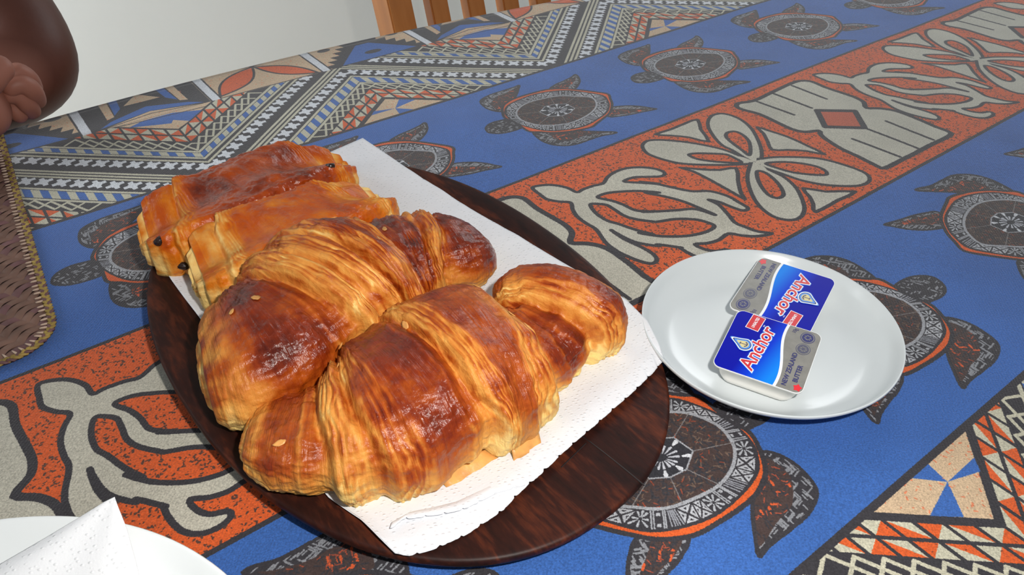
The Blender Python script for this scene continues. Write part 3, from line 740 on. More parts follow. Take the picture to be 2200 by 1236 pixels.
def build_towel():
    zt = 0.0165
    def b3(L, z): return bp(L, z)
    TLc, TRc, BRc, BLc = (308, 497), (780, 299), (1426, 775), (845, 1186)
    top = b3([TLc, (350, 478), (430, 445), (520, 405), (620, 365), (700, 332), TRc], (np.array([0.017, 0.016, 0.014, 0.014, 0.017, 0.024, 0.028]) + 0.0028))
    right = b3([TRc, (880, 366), (1000, 442), (1120, 513), (1250, 588), (1345, 645), (1390, 690), (1415, 740), BRc], (np.array([0.028, 0.021, 0.0165, 0.015, 0.015, 0.0155, 0.017, 0.016, 0.0135]) + 0.0028))
    left = b3([TLc, (330, 545), (370, 610), (440, 700), (560, 880), (705, 1072), (775, 1118), (812, 1155), BLc], (np.array([0.017, 0.016, 0.013, 0.012, 0.011, 0.012, 0.014, 0.0150, 0.0138]) + 0.0028))
    bottom = b3([BLc, (880, 1191), (930, 1180), (1000, 1148), (1080, 1096), (1130, 1048), (1200, 985), (1290, 905), (1360, 845), (1400, 806), BRc], (np.array([0.0138, 0.013, 0.013, 0.0125, 0.0125, 0.0128, 0.013, 0.0133, 0.0135, 0.0135, 0.0135]) + 0.0028))
    bottom = jag(bottom, 160, 0.0009, 3)
    nu, nv = 160, 130
    G = coons(top, right, bottom, left, nu, nv)
    # lie on the platter inside, lift towards the free edges, soft creases
    S = np.linspace(0, 1, nu)[None, :]; T = np.linspace(0, 1, nv)[:, None]
    zs = surf_z(G.reshape(-1, 3)).reshape(nv, nu) + 0.0012
    edge = np.minimum(np.minimum(S, 1 - S), np.minimum(T, 1 - T))
    w = np.clip(1 - edge / 0.16, 0, 1) ** 1.5
    rho = plate_rho(G.reshape(-1, 3))[0].reshape(nv, nu)
    z = np.maximum(zs * (1 - w) + G[..., 2] * w, zs)
    cr = fbm(np.stack([G[..., 0] * 26, G[..., 1] * 26, 0 * G[..., 0]], -1), 3)
    z = z + 0.0013 * np.clip(cr, -0.2, 1) + 0.0010 * np.clip(np.sin(S * 9 + T * 3 + cr), 0, 1) * (S > 0.45)
    G[..., 2] = z + TZ
    V = G.reshape(-1, 3)
    F = [(j * nu + i, (j + 1) * nu + i, (j + 1) * nu + i + 1, j * nu + i + 1) for j in range(nv - 1) for i in range(nu - 1)]
    o = mesh_obj('paper_towel', V, F, TOWEL)
    md = o.modifiers.new('ply', 'SOLIDIFY'); md.thickness = 0.0004; md.offset = 1
    # second ply: the torn upper layer ends a little short of the lower one
    e = b3([(842, 1144), (865, 1122), (900, 1118), (960, 1108), (1000, 1098), (1070, 1062), (1128, 1046)], 0.0165)
    e = jag(e, 70, 0.0008, 8)
    i0 = b3([(842, 1132), (880, 1108), (920, 1102), (980, 1088), (1040, 1056), (1090, 1024), (1120, 1020)], 0.0160)
    i1 = b3([(842, 1120), (900, 1088), (950, 1075), (1010, 1050), (1050, 1024), (1090, 1000), (1110, 1000)], 0.0140)
    R = np.stack([resample(e, 70), resample(i0, 70), resample(i1, 70)]); R[..., 2] += TZ
    R[..., 2] = surf_z(R.reshape(-1, 3)).reshape(R.shape[:2]) + TZ + np.array([0.0052, 0.0048, 0.0004])[:, None]
    ff = [(j * 70 + i, j * 70 + i + 1, (j + 1) * 70 + i + 1, (j + 1) * 70 + i) for j in range(2) for i in range(69)]
    p = mesh_obj('upper_ply', R.reshape(-1, 3), ff, TOWEL, o)
    md = p.modifiers.new('ply', 'SOLIDIFY'); md.thickness = 0.0004
    return tag(o, 'white embossed paper towel spread under the pastries, torn along its near edge', 'paper towel')
build_towel()

# ------------------------------------------------------------------ white crockery
CHINA = simple('white_glazed_china', srgb(200, 206, 209), 0.22, 0.45, coat=0.1)
CHINA2 = simple('bright_white_china', srgb(240, 244, 245), 0.25, 0.45)
def lathe(name, prof, mat, parent=None, seg=128, loc=None):
    th = np.linspace(0, 2 * np.pi, seg, endpoint=False); V = []
    for r, z in prof: V.append(np.stack([r * np.cos(th), r * np.sin(th), 0 * th + z], 1))
    V = np.concatenate(V); n = seg; m = len(prof)
    F = [(j * n + i, j * n + (i + 1) % n, (j + 1) * n + (i + 1) % n, (j + 1) * n + i) for j in range(m - 1) for i in range(n)]
    k = len(V); V = np.concatenate([V, [[0, 0, prof[0][1]], [0, 0, prof[-1][1]]]])
    F += [(k, (i + 1) % n, i) for i in range(n)] + [(k + 1, (m - 1) * n + i, (m - 1) * n + (i + 1) % n) for i in range(n)]
    o = mesh_obj(name, V, F, mat, parent, loc=loc); return o
SC = np.array([0.1480, 0.3345]); SR = 0.0728
def saucer_profile(R, H, t=0.0028, foot=0.55):
    up = [(0.002, t + 0.0015), (R * 0.40, t + 0.0016), (R * 0.66, t + 0.0022), (R * 0.77, t + 0.0036), (R * 0.85, t + 0.0066), (R * 0.92, H * 0.66), (R * 0.965, H * 0.88), (R * 0.988, H * 0.975)]
    rim = [(R * 0.996, H), (R, H - 0.0006), (R * 0.999, H - 0.0018)]
    dn = [(R * 0.975, H - 0.0042), (R * 0.90, H * 0.50), (R * 0.78, 0.0050), (R * 0.66, 0.0030), (R * foot + 0.003, 0.0024), (R * foot + 0.002, 0.0), (R * foot - 0.001, 0.0), (R * foot - 0.002, 0.0022), (0.002, 0.0024)]
    up = [tuple(p) for p in smooth_loop(up, 3, closed=False)]
    return (up + rim + dn)[::-1]
s_ = lathe('saucer', saucer_profile(SR, 0.0195), CHINA, loc=(SC[0], SC[1], TZ + 0.0006))
tag(s_, 'small round white china saucer holding two butter portions', 'saucer')
BPC, BPR = np.array([-0.2074, 0.0629]), 0.1446
s_ = lathe('dinner_plate', saucer_profile(BPR, 0.0215, 0.003, 0.58), CHINA2, loc=(BPC[0], BPC[1], TZ + 0.0006), seg=160)
tag(s_, 'large white plate cut off at the near left corner of the table, under a napkin', 'plate')

# ------------------------------------------------------------------ folded napkin standing on the plate
def build_napkin():
    # front leaf: peak, left slope, right edge ; all at their own height over the plate
    P = lambda px, z: bp([px], z)[0]
    pk = P((246, 1068), 0.040)
    leftedge = [pk, P((225, 1078), 0.039), P((165, 1115), 0.036), P((90, 1160), 0.033), P((0, 1212), 0.030), P((-120, 1290), 0.024), P((-200, 1340), 0.016)]
    rightedge = [pk, P((252, 1085), 0.0385), P((272, 1135), 0.035), P((290, 1200), 0.031), P((300, 1240), 0.028), P((316, 1330), 0.020), P((330, 1420), 0.010)]
    nu, nv = 40, 40
    l, r = resample(leftedge, nv), resample(rightedge, nv)
    S = np.linspace(0, 1, nu)[None, :, None]
    G = l[:, None] * (1 - S) + r[:, None] * S
    T = np.linspace(0, 1, nv)[:, None]
    s = S[..., 0]
    G[..., 2] += 0.010 * np.sin(np.pi * s) * T + 0.004 * np.sin(s * 7 + 1) * T * np.sin(np.pi * s)
    G[..., 2] = np.maximum(G[..., 2], 0.008)
    G[..., 2] += TZ
    F = [(j * nu + i, (j + 1) * nu + i, (j + 1) * nu + i + 1, j * nu + i + 1) for j in range(nv - 1) for i in range(nu - 1)]
    o = mesh_obj('paper_napkin', G.reshape(-1, 3), F, NAPKIN)
    md = o.modifiers.new('ply', 'SOLIDIFY'); md.thickness = 0.0005
    # the leaf folded under it, down to the plate
    lo = r.copy(); lo[:, 2] = 0.0085; lo[:, 0] -= 0.012; lo[:, 1] -= 0.004
    lo2 = l.copy(); lo2[:, 2] = 0.0075
    G2 = np.stack([r + [0, 0, -0.0006], 0.5 * (r + lo) + [-0.006, 0, 0], lo, 0.5 * (lo + lo2), lo2], 1)
    rr = plate_r = np.hypot(G2[..., 0] - BPC[0], G2[..., 1] - BPC[1]) / BPR
    floor_z = np.interp(rr, [0, 0.62, 0.76, 0.86, 0.94, 1.0], [0.006, 0.0072, 0.0095, 0.0152, 0.0192, 0.0222]) + 0.0012
    G2[..., 2] = np.maximum(G2[..., 2], np.minimum(floor_z, r[:, None, 2])); G2[..., 2] += TZ
    n2 = 5
    F2 = [(j * n2 + i, (j + 1) * n2 + i, (j + 1) * n2 + i + 1, j * n2 + i + 1) for j in range(nv - 1) for i in range(n2 - 1)]
    p = mesh_obj('under_fold', G2.reshape(-1, 3), F2, NAPKIN, o)
    return tag(o, 'crumpled white paper napkin with a raised corner on the large plate', 'napkin')
build_napkin()

# ------------------------------------------------------------------ the two butter portions
TUB = simple('white_plastic_tub', srgb(246, 243, 236), 0.3, 0.5)
FOILW = simple('white_lid_edge', srgb(232, 234, 236), 0.35)
def flat(name, c, rough=0.4, metal=0.0):
    m, nt, b = mat_new(name); b.inputs['Base Color'].default_value = c; b.inputs['Roughness'].default_value = rough; b.inputs['Metallic'].default_value = metal
    return m
INK = dict(navy=flat('navy_ink', srgb(28, 30, 100)), red=flat('red_ink', srgb(200, 20, 36)), white=flat('white_ink', srgb(236, 238, 244)),
           halo=flat('pale_blue_ink', srgb(70, 140, 226)), star=flat('bright_red_ink', srgb(220, 24, 40)), butter=flat('pale_yellow_ink', srgb(214, 200, 140)), grey=flat('grey_ink', srgb(74, 74, 96)))
def blue_lid():
    m, nt, b = mat_new('printed_blue_foil'); L = nt.links.new
    tc = nd(nt, 'ShaderNodeTexCoord'); sx = nd(nt, 'ShaderNodeSeparateXYZ'); L(tc.outputs['Object'], sx.inputs[0])
    # deep blue at the outer end, bright cyan-blue along the swirl
    r = nd(nt, 'ShaderNodeValToRGB'); e = r.color_ramp.elements
    mr = nd(nt, 'ShaderNodeMapRange'); mr.inputs[1].default_value = -0.026; mr.inputs[2].default_value = 0.012
    ma = nd(nt, 'ShaderNodeMath', operation='MULTIPLY_ADD'); ma.inputs[1].default_value = -0.25; L(sx.outputs['Y'], ma.inputs[0]); L(sx.outputs['X'], ma.inputs[2])
    L(ma.outputs[0], mr.inputs[0]); L(mr.outputs[0], r.inputs['Fac'])
    e[0].position = 0.45; e[0].color = srgb(2, 12, 158); e[1].position = 0.98; e[1].color = srgb(10, 130, 236)
    k = e.new(0.68); k.color = srgb(2, 56, 206)
    L(r.outputs['Color'], b.inputs['Base Color']); b.inputs['Roughness'].default_value = 0.4; b.inputs['Specular IOR Level'].default_value = 0.08
    return m
BLUEFOIL = blue_lid()
SILVER = simple('silver_foil', srgb(126, 124, 118), 0.42, 0.5, noise=0.12, nscale=160, bump=0.25, bscale=220, bdist=0.0006)
LW, LH = 0.0500, 0.0450      # lid: x along the wave axis (blue end -x, silver end +x), y up the lettering
def rounded(w, h, r, n=6):
    out = []
    for cx, cy, a0 in ((w - r, h - r, 0), (-w + r, h - r, 90), (-w + r, -h + r, 180), (w - r, -h + r, 270)):
        for k in range(n + 1):
            a = math.radians(a0 + 90 * k / n); out.append((cx + r * math.cos(a), cy + r * math.sin(a)))
    return out
def prism(name, poly, z0, z1, mat, parent, top_only=False):
    bm = bmesh.new()
    hi = [bm.verts.new((x, y, z1)) for x, y in poly]; f = [bm.faces.new(hi)]
    if not top_only:
        lo = [bm.verts.new((x, y, z0)) for x, y in poly]; bm.faces.new(lo[::-1])
        for i in range(len(lo)):
            j = (i + 1) % len(lo); bm.faces.new((lo[i], lo[j], hi[j], hi[i]))
    bmesh.ops.triangulate(bm, faces=[q for q in bm.faces if len(q.verts) > 4])
    return bm_obj(name, bm, mat, parent, smooth=False)
def text_part(name, body, size, pos, ang, mat, parent, z, offset=0.0, shear=0.0, sx=1.0, spacing=1.0, extrude=0.00004):
    cu = bpy.data.curves.new(name, 'FONT'); cu.body = body; cu.size = size; cu.align_x = 'CENTER'; cu.align_y = 'CENTER'
    cu.offset = offset; cu.shear = shear; cu.space_character = spacing; cu.extrude = extrude; cu.resolution_u = 3
    tmp = bpy.data.objects.new(name, cu); C.objects.link(tmp)
    dg = bpy.context.evaluated_depsgraph_get()
    me = bpy.data.meshes.new_from_object(tmp.evaluated_get(dg))
    bpy.data.objects.remove(tmp); me.name = name
    me.transform(Matrix.Translation((pos[0], pos[1], z)) @ Matrix.Rotation(ang, 4, 'Z') @ Matrix.Diagonal((sx, 1, 1, 1)))
    me.materials.clear(); me.materials.append(mat)
    o = bpy.data.objects.new(name, me); C.objects.link(o); o.parent = parent
    return o
def wave(y):   # x of the swirl that parts blue from silver
    t = y / (LH / 2)
    return 0.0078 + 0.0028 * math.sin(-t * 2.2)
def butter(label, corners, zlist, tubh):
    """corners: photo pixels of the lid in the order (-x,-y), (-x,+y), (+x,+y), (+x,-y)"""
    Q = np.array([bp([c], z)[0] for c, z in zip(corners, zlist)]); Q[:, 2] += TZ
    o = Q.mean(0)
    ex = (Q[2] + Q[3] - Q[0] - Q[1]); ex /= np.linalg.norm(ex)
    ey = (Q[1] + Q[2] - Q[0] - Q[3]); ey -= ex * (ey @ ex); ey /= np.linalg.norm(ey)
    ez = np.cross(ex, ey)
    w = np.linalg.norm(Q[2] + Q[3] - Q[0] - Q[1]) / 2; h = np.linalg.norm(Q[1] + Q[2] - Q[0] - Q[3]) / 2
    root = empty('butter_portion', (0, 0, 0), label, 'butter', 'butter portions on the saucer')
    M = Matrix.Identity(4)
    for i in range(3): M[i][0], M[i][1], M[i][2], M[i][3] = ex[i] * w / LW, ey[i] * h / LH, ez[i], o[i]
    root.matrix_world = M
    W2, H2 = LW / 2, LH / 2
    # tub: open shell tapering down with a small flange under the lid
    bm = bmesh.new(); rings = []
    for ww, hh, z, r in ((W2 - 0.0002, H2 - 0.0002, -0.0003, 0.004), (W2 - 0.0002, H2 - 0.0002, -0.0010, 0.004), (W2 - 0.0022, H2 - 0.0022, -0.0012, 0.006), (W2 - 0.0030, H2 - 0.0030, -tubh * 0.62, 0.0065), (W2 - 0.0042, H2 - 0.0042, -tubh + 0.0022, 0.007), (W2 - 0.0060, H2 - 0.0060, -tubh + 0.0004, 0.006), (W2 - 0.0082, H2 - 0.0082, -tubh, 0.005)):
        rings.append([bm.verts.new((x, y, z)) for x, y in rounded(ww, hh, r)])
    for a, b in zip(rings[:-1], rings[1:]):
        for i in range(len(a)):
            j = (i + 1) % len(a); bm.faces.new((a[i], b[i], b[j], a[j]))
    bm.faces.new(rings[0]); bm.faces.new(rings[-1][::-1])
    tag(bm_obj('tub', bm, TUB, root), 'white plastic tub')
    lid = prism('lid', rounded(W2, H2, 0.0042), -0.0003, 0.0001, FOILW, root)
    ys = np.linspace(-H2, H2, 40)
    full = rounded(W2 - 0.0003, H2 - 0.0003, 0.0041, 8)
    def clip(side, off):
        out = []
        pts = [p for p in full]
        left = [p for p in pts if (p[0] < wave(p[1]) + off) == (side < 0)]
        yy = np.linspace(-H2 + 0.0003, H2 - 0.0003, 30)
        wv = [(wave(y) + off, y) for y in yy]
        if side < 0: return wv + left          # along the wave upwards, then round the left corners
        right = sorted([p for p in left], key=lambda p: p[1])
        return wv + right[::-1]
    bl = clip(-1, -0.0008); sv = clip(1, 0.0008)
    prism('blue_print', bl, 0, 0.00013, BLUEFOIL, lid, True)
    tag(prism('silver_print', sv, 0, 0.00013, SILVER, lid, True), 'bare silver foil end of the lid')
    A90 = math.pi / 2
    # main lettering runs up the lid (along +y)
    for nme, off, mt, z in (('lettering_halo', 0.00095, INK['halo'], 0.00020), ('lettering_outline', 0.00068, INK['white'], 0.00026), ('lettering', 0.00014, INK['red'], 0.00034)):
        text_part(nme, 'Anchor', 0.0118, (-0.0055, -0.0015), A90 - 0.10, mt, lid, z, offset=off, shear=0.12, sx=0.93, spacing=0.98)
    # unsalted flag
    c, s = math.cos(-0.10), math.sin(-0.10)
    def rr(cx, cy, w, h): return [(cx + x * c - y * s, cy + x * s + y * c) for x, y in ((-w, -h), (w, -h), (w, h), (-w, h))]
    prism('flag_border', rr(-0.0125, 0.0160, 0.0040, 0.0058), 0, 0.00022, INK['white'], lid, True)
    prism('flag', rr(-0.0125, 0.0160, 0.0036, 0.0054), 0, 0.00028, INK['red'], lid, True)
    text_part('flag_lettering', 'UNSALTED', 0.0026, (-0.0125, 0.0160), A90 - 0.10, INK['white'], lid, 0.00036, offset=0.00005, sx=0.66)
    text_part('trade_mark', 'TM', 0.0012, (-0.0072, 0.0155), A90 - 0.1, INK['white'], lid, 0.0002)
    # drop-shaped emblem with an anchor
    def drop(sc, cx=-0.0134, cy=-0.0020):
        out = []
        for k in range(28):
            a = 2 * math.pi * k / 28; x = math.cos(a); y = math.sin(a)
            k2 = 1.0 + 0.75 * max(0, x) ** 4
            X, Y = x * k2 * 0.0040 * sc, y * 0.0036 * sc * (1 - 0.35 * max(0, x))
            r_ = math.radians(165); out.append((cx + X * math.cos(r_) - Y * math.sin(r_), cy + X * math.sin(r_) + Y * math.cos(r_)))
        return out
    prism('emblem_halo', drop(1.32), 0, 0.00038, INK['halo'], lid, True)
    prism('emblem_border', drop(1.22), 0, 0.00040, INK['white'], lid, True)
    prism('emblem_ring', drop(1.06), 0, 0.00043, INK['navy'], lid, True)
    prism('emblem_field', drop(0.94), 0, 0.00046, INK['halo'], lid, True)
    prism('emblem_butter', drop(0.70), 0, 0.00049, INK['butter'], lid, True)
    bm = bmesh.new()
    def bar(cx, cy, w, h):
        vs_ = [bm.verts.new((-0.0134 + cx + x, -0.0020 + cy + y, 0.00053)) for x, y in ((-w, -h), (w, -h), (w, h), (-w, h))]; bm.faces.new(vs_)
    bar(-0.0004, 0, 0.0024, 0.00022); bar(-0.0022, 0, 0.00018, 0.0009)
    for k in range(8):
        a = math.radians(-70 + 20 * k); bar(0.0006 + 0.0016 * math.cos(a) - 0.0004, 0.0016 * math.sin(a), 0.00028, 0.00034)
    bm_obj('emblem_anchor', bm, INK['navy'], lid, smooth=False)
    # silver end
    text_part('small_lettering', 'NEW ZEALAND', 0.0038, (0.0146, -0.0082), A90, INK['navy'], lid, 0.00022, offset=0.00008, sx=0.88)
    text_part('small_lettering', 'BUTTER', 0.0038, (0.0196, -0.0098), A90, INK['navy'], lid, 0.00022, offset=0.00008, sx=0.88)
    text_part('weight_lettering', '10g', 0.0034, (0.0098, 0.0192), A90 - 0.1, INK['navy'], lid, 0.00022, sx=0.75)
    def disc(cx, cy, r, n=24): return [(cx + r * math.cos(2 * math.pi * k / n), cy + r * math.sin(2 * math.pi * k / n)) for k in range(n)]
    for cx, cy, mt in ((0.0178, 0.0168, INK['navy']), (0.0176, 0.0078, INK['grey'])):
        for r_, m_, z in ((0.0041, mt, 0.00018), (0.0037, SILVER, 0.00022), (0.0032, mt, 0.00026)):
            prism('seal', disc(cx, cy, r_), 0, z, m_, lid, True)
        bm = bmesh.new()
        for k in range(7):
            a = k * 0.9; x, y = cx + 0.0015 * math.cos(a), cy + 0.0015 * math.sin(a)
            d = 0.00042
            bm.faces.new([bm.verts.new((x + p, y + q, 0.00031)) for p, q in ((-d * 1.8, -d * 0.5), (d * 1.8, -d * 0.8), (d, d), (-d, d * 0.6))])
        bm_obj('seal_mark', bm, SILVER, lid, smooth=False)
    star = []
    for k in range(10):
        a = math.pi / 2 + k * math.pi / 5; r_ = 0.0026 if k % 2 == 0 else 0.0017
        star.append((0.0218 + r_ * math.cos(a), -0.0188 + r_ * math.sin(a)))
    prism('red_star', star, 0, 0.0002, INK['star'], lid, True)
    return root
# front portion: blue end to the left; the one behind is turned round
FRONT = [(1523, 781), (1592, 667), (1776, 722), (1713, 848)]
BACK = [(1797, 603), (1738, 722), (1563, 661), (1634, 551)]

butter('butter portion turned round with its blue end at the back right, under the other lid', BACK, (0.0190, 0.0188, 0.0188, 0.0190), 0.0130)
butter('butter portion in front, blue end at the left, its lid over the other one', FRONT, (0.0205, 0.0222, 0.0222, 0.0205), 0.0157)

# ------------------------------------------------------------------ pastries
def pastry_material(name, ramp, rough=(0.5, 0.26), coat=0.25, fibre=1.0):
    """colour follows how far the dough is baked (vertex attribute 'bake') and the torn layers ('lam')"""
    m, nt, b = mat_new(name); L = nt.links.new
    at = nd(nt, 'ShaderNodeAttribute', attribute_name='bake'); al = nd(nt, 'ShaderNodeAttribute', attribute_name='lam')
    uvn = nd(nt, 'ShaderNodeUVMap', uv_map='UVMap'); tc = nd(nt, 'ShaderNodeTexCoord')
    mp = nd(nt, 'ShaderNodeMapping'); mp.inputs['Scale'].default_value = (620, 42, 1); L(uvn.outputs[0], mp.inputs['Vector'])
    fib = nd(nt, 'ShaderNodeTexNoise'); fib.inputs['Scale'].default_value = 1.0; fib.inputs['Detail'].default_value = 5; fib.inputs['Roughness'].default_value = 0.6; fib.inputs['Distortion'].default_value = 0.4
    L(mp.outputs[0], fib.inputs['Vector'])
    blot = nd(nt, 'ShaderNodeTexNoise'); blot.inputs['Scale'].default_value = 62; blot.inputs['Detail'].default_value = 6; blot.inputs['Roughness'].default_value = 0.62; L(tc.outputs['Object'], blot.inputs['Vector'])
    # bake value with blotches and fibres
    m1 = nd(nt, 'ShaderNodeMath', operation='MULTIPLY_ADD'); m1.inputs[1].default_value = 0.62; m1.inputs[2].default_value = -0.31; L(blot.outputs['Fac'], m1.inputs[0])
    m2 = nd(nt, 'ShaderNodeMath', operation='ADD'); L(at.outputs['Fac'], m2.inputs[0]); L(m1.outputs[0], m2.inputs[1])
    m3 = nd(nt, 'ShaderNodeMath', operation='MULTIPLY_ADD'); m3.inputs[1].default_value = 0.56 * fibre; m3.inputs[2].default_value = -0.28 * fibre; L(fib.outputs['Fac'], m3.inputs[0])
    m3b = nd(nt, 'ShaderNodeMath', operation='MULTIPLY'); L(m3.outputs[0], m3b.inputs[0])
    la = nd(nt, 'ShaderNodeMath', operation='MULTIPLY_ADD'); la.inputs[1].default_value = 1.0; la.inputs[2].default_value = 0.42; L(al.outputs['Fac'], la.inputs[0]); L(la.outputs[0], m3b.inputs[1])
    m4 = nd(nt, 'ShaderNodeMath', operation='ADD'); L(m2.outputs[0], m4.inputs[0]); L(m3b.outputs[0], m4.inputs[1])
    r = nd(nt, 'ShaderNodeValToRGB'); e = r.color_ramp.elements
    e[0].position = ramp[0][0]; e[0].color = srgb(*ramp[0][1]); e[1].position = ramp[-1][0]; e[1].color = srgb(*ramp[-1][1])
    for p, c in ramp[1:-1]: k = r.color_ramp.elements.new(p); k.color = srgb(*c)
    L(m4.outputs[0], r.inputs['Fac']); L(r.outputs['Color'], b.inputs['Base Color'])
    rr = nd(nt, 'ShaderNodeMapRange'); rr.inputs[1].default_value = 0.35; rr.inputs[2].default_value = 0.75; rr.inputs[3].default_value = rough[0]; rr.inputs[4].default_value = rough[1]; L(at.outputs['Fac'], rr.inputs[0])
    L(rr.outputs[0], b.inputs['Roughness'])
    b.inputs['Specular IOR Level'].default_value = 0.32
    cw = nd(nt, 'ShaderNodeMapRange'); cw.inputs[1].default_value = 0.45; cw.inputs[2].default_value = 0.8; cw.inputs[3].default_value = 0.0; cw.inputs[4].default_value = coat; L(at.outputs['Fac'], cw.inputs[0]); L(cw.outputs[0], b.inputs['Coat Weight'])
    b.inputs['Coat Roughness'].default_value = 0.17
    b.inputs['Subsurface Weight'].default_value = 0.08; b.inputs['Subsurface Radius'].default_value = (0.006, 0.003, 0.001); b.inputs['Subsurface Scale'].default_value = 0.5
    fine = nd(nt, 'ShaderNodeTexNoise'); fine.inputs['Scale'].default_value = 420; fine.inputs['Detail'].default_value = 4; L(tc.outputs['Object'], fine.inputs['Vector'])
    hb = nd(nt, 'ShaderNodeMath', operation='MULTIPLY_ADD'); hb.inputs[1].default_value = 0.75; L(fine.outputs['Fac'], hb.inputs[0])
    hf = nd(nt, 'ShaderNodeMath', operation='MULTIPLY'); hf.inputs[1].default_value = fibre; L(fib.outputs['Fac'], hf.inputs[0]); L(hf.outputs[0], hb.inputs[2])
    bu = nd(nt, 'ShaderNodeBump'); bu.inputs['Strength'].default_value = 0.6; bu.inputs['Distance'].default_value = 0.0014
    L(hb.outputs[0], bu.inputs['Height']); L(bu.outputs['Normal'], b.inputs['Normal'])
    L(bu.outputs['Normal'], b.inputs['Coat Normal'])
    return m
CRO = pastry_material('baked_croissant_crust', [(0.02, (240, 206, 128)), (0.22, (218, 153, 72)), (0.42, (200, 124, 50)), (0.60, (166, 76, 18)), (0.78, (124, 42, 10)), (0.98, (78, 22, 9))])
CHO = pastry_material('glazed_pastry_crust', [(0.02, (236, 200, 124)), (0.22, (220, 154, 70)), (0.40, (206, 112, 12)), (0.60, (184, 78, 4)), (0.80, (150, 56, 8)), (0.98, (92, 28, 8))], rough=(0.5, 0.26), coat=0.35, fibre=0.35)
CHOC = simple('dark_chocolate', srgb(40, 24, 20), 0.3, 0.5, bump=0.3, bscale=260)
FLAKE = simple('pale_pastry_flake', srgb(204, 146, 80), 0.4, 0.4, noise=0.25, nscale=120, bump=0.3, bscale=300)
BASEZ = 0.0124

